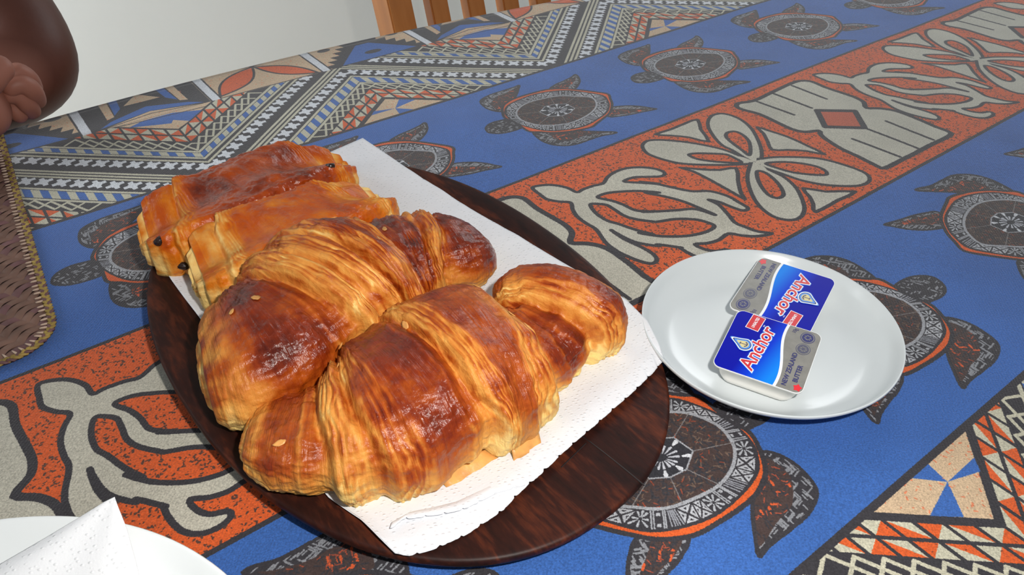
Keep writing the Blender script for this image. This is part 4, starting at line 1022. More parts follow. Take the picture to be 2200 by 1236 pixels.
def cr_interp(P, n, t=None):
    P = np.asarray(P, float); m = len(P)
    t = np.linspace(0, m - 1, n) if t is None else t
    i = np.clip(np.floor(t).astype(int), 0, m - 2); f = (t - i)[:, None]
    g = lambda k: P[np.clip(k, 0, m - 1)]
    a, b, c, d = g(i - 1), g(i), g(i + 1), g(i + 2)
    return 0.5 * (2 * b + (c - a) * f + (2 * a - 5 * b + 4 * c - d) * f ** 2 + (-a + 3 * b - 3 * c + d) * f ** 3)
def sweep(name, label, cat, group, stations, expo, steps, mat, S=300, A=220, dip=None, seed=0, capl=(0.010, 0.010), bake_top=0.75, ends=(0.5, 0.5), puff=0.05, bake_seg=None, spiral=(0.0, 0.0), zbase=None, fibre=1.0):
    """stations: x, y, half width, half height of slices along the roll (metres, on the towel)"""
    st = np.asarray(stations, float); n = len(st)
    dense = cr_interp(st, 400); d = np.r_[0, np.cumsum(np.linalg.norm(np.diff(dense[:, :2], axis=0), axis=1))]
    length = d[-1]; nc = 34
    c0, c1_ = capl
    u = np.linspace(0, 1, nc, endpoint=False)
    arc = np.concatenate([c0 * (1 - np.cos(u * np.pi / 2)), np.linspace(c0, length - c1_, S - 2 * nc), length - c1_ * (1 - np.cos(u[::-1] * np.pi / 2))])
    cap = np.concatenate([np.sin(u * np.pi / 2), np.ones(S - 2 * nc), np.sin(u[::-1] * np.pi / 2)])
    cap = np.maximum(cap, 0.012)
    Q = np.stack([np.interp(arc, d, dense[:, k]) for k in range(4)], 1)
    a, b = Q[:, 2].copy(), Q[:, 3].copy()
    s = arc / length
    zb = np.zeros(S) if zbase is None else np.interp(s, np.linspace(0, 1, len(zbase)), zbase)
    Cn = np.stack([Q[:, 0], Q[:, 1], BASEZ + 0.94 * b + zb], 1)
    zoff = 0.0
    tan = np.gradient(Cn[:, :2], axis=0); tan /= np.linalg.norm(tan, axis=1)[:, None]
    nrm = np.stack([-tan[:, 1], tan[:, 0]], 1)
    th = np.linspace(0, 2 * np.pi, A, endpoint=False)
    c, sn = np.cos(th)[None, :], np.sin(th)[None, :]
    ss = s[:, None] + 0 * c
    X = np.sign(c) * np.abs(c) ** (2 / expo) + 0 * ss; Z = np.sign(sn) * np.abs(sn) ** (2 / expo) + 0 * ss
    rg = np.random.default_rng(seed)
    P0 = np.stack([ss * 7 + seed * 3.1, c * 1.3 + 0 * ss, sn * 1.3 + 0 * ss], -1)
    wob = 0.012 * fbm(P0 * 0.9, 3)
    sp = ss + wob
    # rolled layers: each step is a ledge whose higher side faces the middle
    mul = np.zeros_like(ss); lam = np.zeros_like(ss); seg = np.zeros_like(ss)
    bounds = [0.0] + [q[0] for q in steps] + [1.0]
    minor = []
    for (sb, sgn, hgt, slant) in steps:          # thinner leaves of dough just behind each ledge
        if hgt > 0.0036:
            minor += [(sb + sgn * 0.0085 / length, sgn, hgt * 0.34, slant * 1.5), (sb - sgn * 0.0095 / length, sgn, hgt * 0.30, slant * 0.5)]
    edge = np.zeros_like(ss)
    for (sb, sgn, hgt, slant) in minor:
        d = (sp + 0.006 * vnoise(P0 * 2.6 + sb * 50) + slant * c - sb) * sgn * length
        mul += hgt * np.exp(-np.clip(d, 0, None) / 0.012) / (1 + np.exp(-np.clip(d / 0.0005, -40, 40)))
        edge = np.maximum(edge, np.exp(-((d - 0.0008) / 0.0010) ** 2))
    for (sb, sgn, hgt, slant) in steps:
        d = (sp + slant * c - sb) * sgn * length          # metres towards the higher side
        up = 1 / (1 + np.exp(-np.clip(d / 0.0006, -40, 40)))
        mul += 1.12 * hgt * up * np.exp(-np.clip(d, 0, None) / 0.026)
        edge = np.maximum(edge, np.exp(-((d - 0.0010) / 0.0011) ** 2))
        wdt = 0.0068 + 0.0034 * vnoise(P0 * 2.0)
        lam = np.maximum(lam, np.exp(-((d - 0.0050) / wdt) ** 4))
        mul -= 0.0012 * np.exp(-((d + 0.0015) / 0.0016) ** 2)      # the crease in front of the ledge
    k_of = np.searchsorted(np.array(bounds), np.clip(sp, 0, 0.9999).ravel(), 'right').reshape(sp.shape) - 1
    k_of = np.clip(k_of, 0, len(bounds) - 2); bnd = np.array(bounds)
    tt = (sp - bnd[k_of]) / (bnd[k_of + 1] - bnd[k_of] + 1e-6)
    bulge = 1 - (2 * np.clip(tt, 0, 1) - 1) ** 2
    amean = a[:, None]
    disp = mul + puff * 0.5 * amean * (bulge - 0.5)
    # laminated ridges along the ledges and long fibres elsewhere
    ridge = np.sin((sp * length + 0.0022 * vnoise(P0 * 2.5)) / 0.0024 * 2 * np.pi + 2.2 * vnoise(P0 * 6))
    ridge = np.sign(ridge) * np.abs(ridge) ** 0.6
    rmod = np.clip(0.55 + 0.9 * vnoise(P0 * 3.2 + 40), 0, 1.3)
    disp += 0.00062 * lam * ridge * rmod
    Pm = np.stack([ss * length * 1000 / 5.0, th[None, :] * 1.2 + 0 * ss, 0 * ss + seed * 5.5], -1)
    disp += 0.00055 * fibre * fbm(Pm, 3) + 0.0011 * fbm(P0 * 3.0, 3)
    disp += 0.0005 * min(1.0, 0.3 + fibre) * np.clip(fbm(P0 * 9.0 + 70, 3), -0.3, 1)
    Pf = np.stack([ss * length * 1000 / 1.3, th[None, :] * 2.6 + 0 * ss, 0 * ss + seed * 7.5 + 3], -1)
    disp += 0.00022 * fibre * vnoise(Pf) * (0.4 + lam)
    disp *= np.clip(cap, 0.0, 1)[:, None] ** 0.7
    hx = X * (a * cap)[:, None]; hz = Z * (b * cap)[:, None]
    L2 = np.sqrt(X ** 2 + Z ** 2) + 1e-6
    hx += disp * X / L2; hz += disp * Z / L2
    if dip is not None: hz += dip(ss, X, Z, cap[:, None] + 0 * ss)
    # flat underside
    floor = -(Cn[:, 2] - BASEZ)[:, None]
    hz = np.maximum(hz, floor + 0.0004 * (1 + fbm(P0 * 4, 2)))
    V = np.stack([Cn[:, 0:1] + hx * nrm[:, 0:1], Cn[:, 1:2] + hx * nrm[:, 1:2], Cn[:, 2:3] + hz + TZ + 0 * hx], -1)
    spl = np.zeros_like(ss)
    for e_, (amt, lo_) in enumerate(zip(spiral, (True, False))):
        if not amt: continue
        msk = (s < 0.5) if lo_ else (s >= 0.5)
        ph = 2 * np.pi * 3.2 * cap[:, None] + th[None, :] * (1 if lo_ else -1) + 0.8 * vnoise(P0 * 2)
        wv = np.sin(ph) * np.clip((0.995 - cap) / 0.05, 0, 1)[:, None] * msk[:, None]
        spl += np.abs(wv) * 0 + (wv * 0.5 + 0.5) * (np.abs(wv) > 0)
        V[..., :2] += (wv * amt * (-1 if lo_ else 1))[..., None] * tan[:, None, :]
    # rounded push of the end caps along the spine
    ext = np.zeros(S)
    F = []
    Vf = V.reshape(-1, 3)
    ii = np.arange(S - 1)[:, None] * A + np.arange(A)[None, :]; jj = np.arange(S - 1)[:, None] * A + (np.arange(A)[None, :] + 1) % A
    F = np.stack([ii, jj, jj + A, ii + A], -1).reshape(-1, 4)
    me = bpy.data.meshes.new(name)
    k0, k1 = len(Vf), len(Vf) + 1
    Vall = np.concatenate([Vf, V[0].mean(0)[None], V[-1].mean(0)[None]])
    o_ = Vall[:len(Vf)].mean(0); o_[2] = TZ + BASEZ
    cap0 = [(k0, (i + 1) % A, i) for i in range(A)]; cap1 = [(k1, (S - 1) * A + i, (S - 1) * A + (i + 1) % A) for i in range(A)]
    me.from_pydata((Vall - o_).tolist(), [], [tuple(f) for f in F.tolist()] + cap0 + cap1)
    # orientation
    me.polygons.foreach_set('use_smooth', [True] * len(me.polygons)); me.materials.append(mat); me.update()
    # how baked: brown on top and on the bulges, pale low down, at the cut ends and on the torn layers
    zrel = (hz - floor) / (2 * b[:, None])
    up = np.clip((zrel - 0.20) / 0.58, 0, 1)
    bake = 0.16 + (bake_top - 0.16) * up ** 0.8 + 0.10 * (bulge - 0.6)
    if bake_seg is not None: bake += np.array(bake_seg)[np.clip(k_of, 0, len(bake_seg) - 1)] * np.clip(up * 1.5, 0, 1) * np.clip(bulge * 2.2, 0, 1)
    bake += 0.20 * fbm(P0 * 2.2 + 9, 3) * 0.6
    bake -= lam * (0.15 + 0.10 * vnoise(P0 * 6)) - 0.14 * lam * ridge * rmod
    bake -= 0.16 * edge * (0.8 + 0.5 * vnoise(P0 * 5 + 3))
    bake += 0.34 * spl - 0.05 * (spl > 0)
    bake -= 0.12 * np.clip(-disp / 0.002, 0, 1)
    e = np.minimum(s / 0.05 / max(ends[0], 1e-3), (1 - s) / 0.05 / max(ends[1], 1e-3))
    bake -= 0.72 * np.clip(1 - e, 0, 1)[:, None] ** 0.8 * (0.75 + 0.4 * vnoise(P0 * 4))
    bake = np.clip(bake, 0.02, 1)
    fl = lambda arr, d: np.concatenate([arr.ravel(), [d, d]]).astype(np.float32)
    for nme, arr, d in (('bake', bake, 0.15), ('lam', np.clip(lam, 0, 1), 0.5)):
        at = me.attributes.new(nme, 'FLOAT', 'POINT'); at.data.foreach_set('value', fl(arr, d))
    ul = me.uv_layers.new(name='UVMap')
    U_ = fl(ss * length, 0); W_ = fl(th[None, :] * amean * 0.8 + 0 * ss, 0)
    idx = np.zeros(len(me.loops), np.int32); me.loops.foreach_get('vertex_index', idx)
    ul.data.foreach_set('uv', np.stack([U_[idx], W_[idx]], 1).ravel())
    root = empty(name, tuple(o_), label, cat, group)
    ob = bpy.data.objects.new('crust', me); C.objects.link(ob); ob.parent = root
    bm = bmesh.new(); bm.from_mesh(me); bmesh.ops.recalc_face_normals(bm, faces=bm.faces[:]); bm.to_mesh(me); bm.free()
    return root, dict(cen=Cn, a=a, b=b, nrm=nrm, tan=tan, o=o_, V=V)
def flake(root, info, i, th_i, sx, sy, rot, mat=FLAKE, lift=0.0008, seed=0):
    """a thin curled sliver of crust lying on the surface"""
    V = info['V']; S, A = V.shape[:2]
    p = V[i, th_i % A]; pu = V[min(i + 3, S - 1), th_i % A] - V[max(i - 3, 0), th_i % A]; pv = V[i, (th_i + 3) % A] - V[i, (th_i - 3) % A]
    pu /= np.linalg.norm(pu); n_ = np.cross(pu, pv); n_ /= np.linalg.norm(n_)
    if n_[2] < 0: n_ = -n_
    pv = np.cross(n_, pu)
    rg = np.random.default_rng(seed); N = 14
    out = []
    ang = np.linspace(0, 2 * np.pi, N, endpoint=False)
    rad = 1 + 0.35 * (rg.random(N) - 0.5)
    pts = np.stack([np.cos(ang) * rad * sx, np.sin(ang) * rad * sy], 1)
    c_, s_ = math.cos(rot), math.sin(rot); pts = pts @ np.array([[c_, -s_], [s_, c_]]).T
    curl = lambda q: lift + 40 * (q[:, 0] ** 2) * 0.6 + 12 * q[:, 1] ** 2
    v = [p - info['o'] + n_ * lift] + [p - info['o'] + pu * q[0] + pv * q[1] + n_ * z for q, z in zip(pts, curl(pts))]
    mid = [v[0] + 0.5 * (w - v[0]) - n_ * 0.25 * np.dot(w - v[0], n_) for w in v[1:]]
    vv = v[:1] + mid + v[1:]
    f = [(0, 1 + k, 1 + (k + 1) % N) for k in range(N)] + [(1 + k, 1 + N + k, 1 + N + (k + 1) % N, 1 + (k + 1) % N) for k in range(N)]
    o = mesh_obj('flake', vv, f, mat, root)
    md = o.modifiers.new('thickness', 'SOLIDIFY'); md.thickness = 0.0004
    return o

stB = [(-0.130, 0.2455, .018, .0135), (-0.112, 0.2450, .023, .0155), (-0.094, 0.2440, .027, .0180), (-0.080, 0.2460, .030, .0200), (-0.068, 0.2505, .035, .0225), (-0.054, 0.2600, .038, .0245), (-0.040, 0.2710, .041, .0265), (-0.027, 0.2815, .041, .0265),
       (-0.013, 0.2900, .038, .0250), (-0.002, 0.2960, .034, .0220), (0.007, 0.3035, .026, .0170), (0.016, 0.3150, .027, .0175), (0.026, 0.3330, .034, .0210), (0.0375, 0.3545, .030, .0165)]
stA = [(-0.160, 0.2815, .031, .0180), (-0.150, 0.2860, .036, .0235), (-0.138, 0.2920, .039, .0260), (-0.127, 0.3010, .040, .0270), (-0.116, 0.3150, .040, .0275), (-0.106, 0.3310, .040, .0285), (-0.096, 0.3475, .037, .0270), (-0.084, 0.3620, .032, .0230),
       (-0.072, 0.3740, .028, .0200), (-0.057, 0.3835, .028, .0200), (-0.041, 0.3905, .029, .0205), (-0.027, 0.3990, .024, .0170), (-0.013, 0.4090, .012, .0100)]
stP2 = [(-0.189, 0.3620, .028, .0180), (-0.176, 0.3700, .033, .0220), (-0.150, 0.3890, .034, .0230), (-0.128, 0.4100, .033, .0220), (-0.110, 0.4330, .030, .0200), (-0.099, 0.4490, .025, .0170), (-0.089, 0.4630, .018, .0120)]
stP1 = [(-0.237, 0.4060, .026, .0170), (-0.222, 0.4140, .033, .0215), (-0.205, 0.4250, .034, .0225), (-0.186, 0.4420, .033, .0220), (-0.167, 0.4630, .033, .0225), (-0.148, 0.4840, .031, .0210), (-0.133, 0.4990, .025, .0170), (-0.120, 0.5100, .017, .0120)]

def dip2(depth, along):
    def f(s, X, Z, cap):
        top = np.clip(Z, 0, 1) ** 2
        prof = np.exp(-(X / 0.55) ** 2)
        return -depth * top * prof * cap * (0.7 + 0.5 * np.sin(s * along + 1.0)) + 0.0032 * top * np.exp(-((np.abs(X) - 0.86) / 0.12) ** 2) * cap
    return f
p1, i1 = sweep('chocolate_pastry', 'glazed chocolate roll pastry at the far left of the platter, partly behind another', 'pastry', 'chocolate pastries on the platter', stP1, 3.2,
    [(0.17, 1, 0.0035, -0.05), (0.86, -1, 0.0035, 0.04)], CHO, fibre=0.3, S=300, A=220, dip=dip2(0.013, 8), seed=3, capl=(0.012, 0.010), bake_top=0.70, ends=(1.6, 1.2), puff=0.02, bake_seg=[-0.16, 0.08, -0.15], spiral=(0.0016, 0.0016))
p2, i2 = sweep('chocolate_pastry', 'glazed amber chocolate roll pastry between the far roll and the dark red croissant', 'pastry', 'chocolate pastries on the platter', stP2, 3.2,
    [(0.16, 1, 0.0035, -0.05), (0.82, -1, 0.0030, 0.04)], CHO, fibre=0.3, S=300, A=220, dip=dip2(0.010, 7), seed=5, capl=(0.012, 0.010), bake_top=0.52, ends=(1.6, 1.2), puff=0.02, bake_seg=[-0.16, 0.04, -0.12], spiral=(0.0016, 0.0014))
ca, ia = sweep('croissant', 'croissant with dark red glossy crust and a pale blunt end by the left rim', 'croissant', 'croissants on the platter', stA, 2.35,
    [(0.29, 1, 0.0050, 0.03), (0.37, 1, 0.0030, 0.03), (0.46, 1, 0.0060, 0.03), (0.62, -1, 0.0070, -0.03), (0.74, -1, 0.0042, -0.03), (0.81, -1, 0.003, -0.03)], CRO, S=420, A=240, seed=8, capl=(0.009, 0.016), bake_top=0.66, ends=(2.8, 0.4), puff=0.20, bake_seg=[0.14, -0.12, -0.04, 0.08, 0.26, -0.06, 0.14], spiral=(0.0010, 0.0))
cb, ib = sweep('croissant', 'large golden croissant nearest the front edge of the platter, with a hump in the middle', 'croissant', 'croissants on the platter', stB, 2.35,
    [(0.19, 1, 0.0050, 0.02), (0.26, 1, 0.0040, 0.02), (0.455, 1, 0.0055, 0.025), (0.70, -1, 0.0065, -0.02), (0.80, 1, 0.0055, 0.02)], CRO, S=460, A=260, seed=12, capl=(0.012, 0.007), bake_top=0.60, ends=(1.5, 1.2), puff=0.24, bake_seg=[0.02, -0.06, 0.20, 0.02, 0.18, 0.03], spiral=(0.0006, 0.0008))
for k in range(5):
    flake(ca, ia, int(RNG.integers(60, 280)), int(RNG.integers(25, 85)), 0.0016 + 0.0014 * RNG.random(), 0.0011 + 0.0010 * RNG.random(), RNG.random() * 3, seed=k)
for k in range(6):
    flake(cb, ib, int(RNG.integers(50, 330)), int(RNG.integers(25, 95)), 0.0016 + 0.0016 * RNG.random(), 0.0011 + 0.0010 * RNG.random(), RNG.random() * 3, seed=20 + k)
# chocolate showing at the rolled ends, and loose sheets of crust
def at_surface(info, px):
    V = info['V'].reshape(-1, 3); q = project(V - np.array([0, 0, TZ]))
    d = np.linalg.norm(q - np.array(px), axis=1); near = np.nonzero(d < max(d.min() + 1.0, 6))[0]
    dist = np.linalg.norm(V[near] - np.array([0, 0, TZ + CAMH]), axis=1)
    return V[near[np.argmin(dist)]]
def stick(root, info, px, ln, rad, ang, tilt=0.15):
    c = at_surface(info, px); e = c - np.array([0, 0, TZ + CAMH]); c = c + e / np.linalg.norm(e) * rad * 0.55
    bm = bmesh.new(); bmesh.ops.create_cone(bm, cap_ends=True, segments=12, radius1=rad, radius2=rad * 0.8, depth=ln)
    rot = Matrix.Rotation(ang, 4, 'Z') @ Matrix.Rotation(math.pi / 2 - tilt, 4, 'Y')
    bmesh.ops.transform(bm, matrix=Matrix.Translation(Vector(c - info['o'])) @ rot, verts=bm.verts[:])
    o = bm_obj('chocolate_stick', bm, CHOC, root, bevel=rad * 0.35)
    o['label'] = 'dark chocolate showing at the rolled end'
ax1 = math.atan2(*(i1['cen'][-1] - i1['cen'][0])[[1, 0]])
stick(p1, i1, (393, 572), 0.011, 0.0030, ax1 - 1.2)
stick(p1, i1, (426, 590), 0.009, 0.0032, ax1 - 0.3)
stick(p1, i1, (340, 520), 0.007, 0.0026, ax1 + 0.6)
stick(p1, i1, (712, 352), 0.006, 0.0022, ax1 - 0.6)
stick(p1, i1, (752, 408), 0.010, 0.0024, ax1 - 1.4)
def sheet(root, info, pxs, zs, name='loose_crust_sheet'):
    P = np.array([bp([p], z)[0] for p, z in zip(pxs, zs)]); P[:, 2] += TZ; P -= info['o']
    n = 9; G = coons(P[[0, 1]], P[[1, 2]], P[[3, 2]], P[[0, 3]], n, n)
    G[..., 2] += 0.0009 * fbm(G * 260, 2)
    f = [(j * n + i, j * n + i + 1, (j + 1) * n + i + 1, (j + 1) * n + i) for j in range(n - 1) for i in range(n - 1)]
    o = mesh_obj(name, G.reshape(-1, 3), f, FLAKE, root); md = o.modifiers.new('thickness', 'SOLIDIFY'); md.thickness = 0.0004
    return o
sheet(cb, ib, [(1092, 930), (1150, 895), (1163, 958), (1104, 996)], [0.0260, 0.0260, 0.0160, 0.0160])
sheet(cb, ib, [(945, 1030), (1038, 966), (1078, 988), (962, 1052)], [0.019, 0.019, 0.0150, 0.0150])
sheet(ca, ia, [(750, 525), (775, 500), (790, 545), (770, 575)], [0.066, 0.068, 0.060, 0.058])

# ------------------------------------------------------------------ woven placemat at the left
def build_mat():
    e0, e1 = bp([(12, 284)], 0.002)[0][:2], bp([(134, 700)], 0.002)[0][:2]       # right-hand edge, far to near
    dy = (e0 - e1); dy /= np.linalg.norm(dy); dx = np.array([dy[1], -dy[0]])      # dx points right, out of the mat
    corner = bp([(140, 742)], 0.002)[0][:2]
    Wd, Hd, Rc = 0.30, 0.40, 0.030
    root = empty('placemat', (corner[0], corner[1], TZ + 0.0008), 'dark brown woven strip placemat with a yellow braided border at the left edge', 'placemat')
    def w2(x, y, z): return (dx[0] * x + dy[0] * y, dx[1] * x + dy[1] * y, z)     # x<0 into the mat, y>0 away
    strandm = simple('brown_woven_strip', srgb(112, 84, 72), 0.55, 0.35, noise=0.30, nscale=70, bump=0.3, bscale=500, bdist=0.0004)
    strandm2 = simple('purple_brown_woven_strip', srgb(106, 74, 74), 0.55, 0.35, noise=0.30, nscale=60, bump=0.3, bscale=500, bdist=0.0004)
    yellow = simple('straw_braid', srgb(150, 126, 66), 0.6, 0.3, noise=0.35, nscale=110, bump=0.3, bscale=400, bdist=0.0004)
    pale = simple('pale_stitch', srgb(188, 164, 146), 0.6, 0.3, noise=0.2, nscale=90)
    mx = 0.004                                   # strands stop inside the border
    def inside(x, y):
        if not (-Wd + mx < x < -mx and mx < y < Hd - mx): return False
        for cx, cy, sx, sy in ((-Rc, Rc, 1, -1), (-Wd + Rc, Rc, -1, -1), (-Rc, Hd - Rc, 1, 1), (-Wd + Rc, Hd - Rc, -1, 1)):
            if (x - cx) * sx > 0 and (y - cy) * sy > 0 and math.hypot(x - cx, y - cy) > Rc - mx: return False
        return True
    p = 0.0062; wd = 0.0058
    # two slanting families, each strand over two under two
    angs = (math.radians(12), math.radians(58))
    ds = [np.array([math.cos(a), math.sin(a)]) for a in angs]
    nrm = [np.array([-d[1], d[0]]) for d in ds]
    sinx = abs(ds[0] @ nrm[1])
    cnt = 0
    for fam in (0, 1):
        d, n, other = ds[fam], nrm[fam], nrm[1 - fam]
        rate = (d @ other)
        for k in range(-90, 91):
            off = k * p
            base = np.array([-Wd / 2, Hd / 2]) + n * off
            ts = np.arange(-0.30, 0.30, 0.0016)
            run = []
            runs = []
            for t in ts:
                q = base + d * t
                if inside(*q): run.append(t)
                elif run: runs.append(run); run = []
            if run: runs.append(run)
            for run in runs:
                if len(run) < 5: continue
                verts = []; faces = []
                for i, t in enumerate(run):
                    q = base + d * t
                    cross = ((q - np.array([-Wd / 2, Hd / 2])) @ other) / p       # which crossing strand
                    ph = (cross + k * (1 if fam == 0 else 1) + (0 if fam == 0 else 1.0)) * math.pi / 1.0
                    z = 0.0013 + 0.00062 * math.sin(ph) * (1 if fam == 0 else -1)
                    for s, dz in ((-0.5, -0.00035), (-0.25, 0.0001), (0.25, 0.0001), (0.5, -0.00035)):
                        x, y = q + n * wd * s
                        verts.append(w2(x, y, z + dz))
                    if i:
                        a = (i - 1) * 4
                        for c in range(3): faces.append((a + c, a + c + 1, a + c + 5, a + c + 4))
                o = mesh_obj('strand', verts, faces, strandm if (cnt % 5) else strandm2, root); cnt += 1
    # base sheet below the weave so that nothing shows through
    out = []
    for cx, cy, a0 in ((-Rc, Rc, -90), (-Rc, Hd - Rc, 0), (-Wd + Rc, Hd - Rc, 90), (-Wd + Rc, Rc, 180)):
        for k in range(9): a = math.radians(a0 + 90 * k / 8); out.append((cx + Rc * math.cos(a), cy + Rc * math.sin(a)))
    poly = np.array(out)
    bm = bmesh.new()
    hi = [bm.verts.new(w2(x * 0.99 - 0.001, y * 0.99 + 0.002, 0.0005)) for x, y in out]; f = bm.faces.new(hi); bmesh.ops.triangulate(bm, faces=[f])
    bm_obj('backing', bm, simple('dark_backing', srgb(52, 36, 32), 0.8), root, smooth=False)
    # three-strand braid round the border
    per = resample(np.concatenate([poly, poly[:1]]), 900)
    tg = np.gradient(per, axis=0); tg /= np.linalg.norm(tg, axis=1)[:, None]; nn = np.stack([tg[:, 1], -tg[:, 0]], 1)
    L_ = np.r_[0, np.cumsum(np.linalg.norm(np.diff(per, axis=0), axis=1))]
    for k in range(3):
        ph = L_ / 0.0105 * 2 * np.pi + k * 2 * np.pi / 3
        c3_ = [np.array(w2(*(per[i] - nn[i] * 0.0028 + nn[i] * 0.0017 * math.sin(ph[i])), 0.0024 + 0.0007 * math.sin(2 * ph[i]))) for i in range(len(per))]
        c3_ = np.array(c3_); T = np.gradient(c3_, axis=0); T /= np.linalg.norm(T, axis=1)[:, None]
        Sd = np.cross(T, [0, 0, 1]); Sd /= np.linalg.norm(Sd, axis=1)[:, None]; Up = np.cross(Sd, T)
        V = []
        for a in np.linspace(0, 2 * np.pi, 7)[:-1]: V.append(c3_ + Sd * 0.0012 * math.cos(a) + Up * 0.0009 * math.sin(a))
        V = np.stack(V, 1); n = len(per)
        F = [(i * 6 + j, i * 6 + (j + 1) % 6, (i + 1) * 6 + (j + 1) % 6, (i + 1) * 6 + j) for i in range(n - 1) for j in range(6)]
        tag(mesh_obj('braid_strand', V.reshape(-1, 3), F, yellow if k else strandm2, root), 'straw-yellow strand of the braided border' if k else 'brown strand of the braided border')
    # oversewing along the inside of the braid: only the stretch in view, one mesh shared by every stitch
    bm = bmesh.new(); bmesh.ops.create_uvsphere(bm, u_segments=6, v_segments=4, radius=1.0)
    bmesh.ops.transform(bm, matrix=Matrix.Diagonal((0.0036, 0.0008, 0.0007, 1)), verts=bm.verts[:])
    st = bm_obj('stitch', bm, pale, root); first = True
    i = 0
    for s_ in np.arange(0.0, L_[-1] * 0.62, 0.0052):
        i = int(np.searchsorted(L_, s_)); i = min(i, len(per) - 1)
        q = per[i] - nn[i] * 0.0062
        o = st if first else st.copy()
        if not first: C.objects.link(o); o.parent = root
        first = False
        o.location = w2(q[0], q[1], 0.0027)
        v = w2(*(nn[i] * 0.9 + tg[i] * 0.35), 0)
        o.rotation_euler = (0, 0.25, math.atan2(v[1], v[0]))
build_mat()

# ------------------------------------------------------------------ chair behind the table
def chair():
    root = empty('dining_chair', wuv(0.66, 0.70, 0), 'honey-coloured wooden dining chair with upright back slats beyond the far table edge', 'chair')
    root.rotation_euler = (0, 0, TH)
    def P(name, c, s, rx=0.0, bev=0.002):
        bm = bmesh.new(); box(bm, (0, 0, 0), s); o = bm_obj(name, bm, PINE, root, smooth=False, bevel=bev)
        o.location = c; o.rotation_euler = (rx, 0, 0); return o
    rec = math.radians(-15.5)                       # the back leans away from the table
    v0, z0 = 0.945 - 0.70, TZ - 0.03                # a point of the back plane (mid depth)
    def back(z): return v0 + (z - z0) * math.tan(-rec)
    uL = 0.4809 - 0.66
    Wt = 0.40
    x0, x1 = uL + 0.018, uL + Wt - 0.018
    zs, zt = 0.44, 0.97
    def upright(name, x, w, d, za, zb):
        zm = (za + zb) / 2; return P(name, (x, back(zm), zm), (w, d, (zb - za) / math.cos(rec)), rec)
    for x in (x0, x1): upright('back_post', x, 0.036, 0.048, zs - 0.02, zt)
    for k in range(5): upright('slat', uL + 0.0700 + 0.0146 + k * 0.0600, 0.0285, 0.022, zs + 0.04, zt - 0.05)
    zm = zt - 0.03; P('top_rail', ((x0 + x1) / 2, back(zm), zm), (x1 - x0, 0.026, 0.07), rec)
    zm = zs + 0.03; P('lower_rail', ((x0 + x1) / 2, back(zm), zm), (x1 - x0, 0.024, 0.045), rec)
    sv = back(zs)
    P('seat', ((x0 + x1) / 2, sv - 0.19, zs - 0.012), (0.40, 0.42, 0.024), 0, 0.008)
    for x in (x0, x1):
        P('leg', (x, sv, (zs - 0.03) / 2), (0.036, 0.042, zs - 0.03)); P('leg', (x, sv - 0.36, (zs - 0.024) / 2), (0.036, 0.036, zs - 0.024))
        P('seat_rail', (x, sv - 0.18, zs - 0.05), (0.02, 0.33, 0.05))
    P('seat_rail', ((x0 + x1) / 2, sv - 0.36, zs - 0.05), (0.33, 0.02, 0.05))
chair()

# ------------------------------------------------------------------ the person at the far left: bare folded arms on the table edge
SKIN = simple('brown_skin', srgb(88, 50, 38), 0.5, 0.3, noise=0.14, nscale=24, bump=0.22, bscale=160, bdist=0.0008, sss=0.10)  # tanned skin, darkened further to put the arm's shade into the colour
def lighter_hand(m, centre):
    """the hand is paler and pinker than the tanned arm, whose colour also holds its shade"""
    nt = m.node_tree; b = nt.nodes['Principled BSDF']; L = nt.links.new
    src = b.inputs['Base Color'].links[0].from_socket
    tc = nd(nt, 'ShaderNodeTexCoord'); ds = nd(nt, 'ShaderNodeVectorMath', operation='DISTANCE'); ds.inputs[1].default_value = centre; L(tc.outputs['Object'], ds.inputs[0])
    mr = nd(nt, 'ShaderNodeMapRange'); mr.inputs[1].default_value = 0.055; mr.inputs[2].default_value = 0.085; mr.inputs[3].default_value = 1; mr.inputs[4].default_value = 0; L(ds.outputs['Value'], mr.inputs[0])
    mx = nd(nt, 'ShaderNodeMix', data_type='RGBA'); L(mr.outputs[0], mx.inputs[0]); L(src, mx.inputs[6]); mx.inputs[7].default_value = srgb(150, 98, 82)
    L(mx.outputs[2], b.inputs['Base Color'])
CLOTHM = simple('dark_cotton', srgb(44, 46, 58), 0.9, 0.2, bump=0.3, bscale=700, bdist=0.0004)
def skin_mesh(name, nodes, edges, mat, parent=None, levels=2, root_i=(0,)):
    me = bpy.data.meshes.new(name); me.from_pydata([tuple(n[0]) for n in nodes], edges, [])
    o = bpy.data.objects.new(name, me); C.objects.link(o)
    if parent: o.parent = parent
    md = o.modifiers.new('skin', 'SKIN'); md.use_smooth_shade = True; md.branch_smoothing = 0.6
    sv = me.skin_vertices[0].data
    for i, n in enumerate(nodes):
        r = n[1]; sv[i].radius = (r, r) if not isinstance(r, tuple) else r
        sv[i].use_root = (i in root_i)
    s = o.modifiers.new('smooth', 'SUBSURF'); s.levels = levels; s.render_levels = levels
    me.materials.append(mat)
    return o
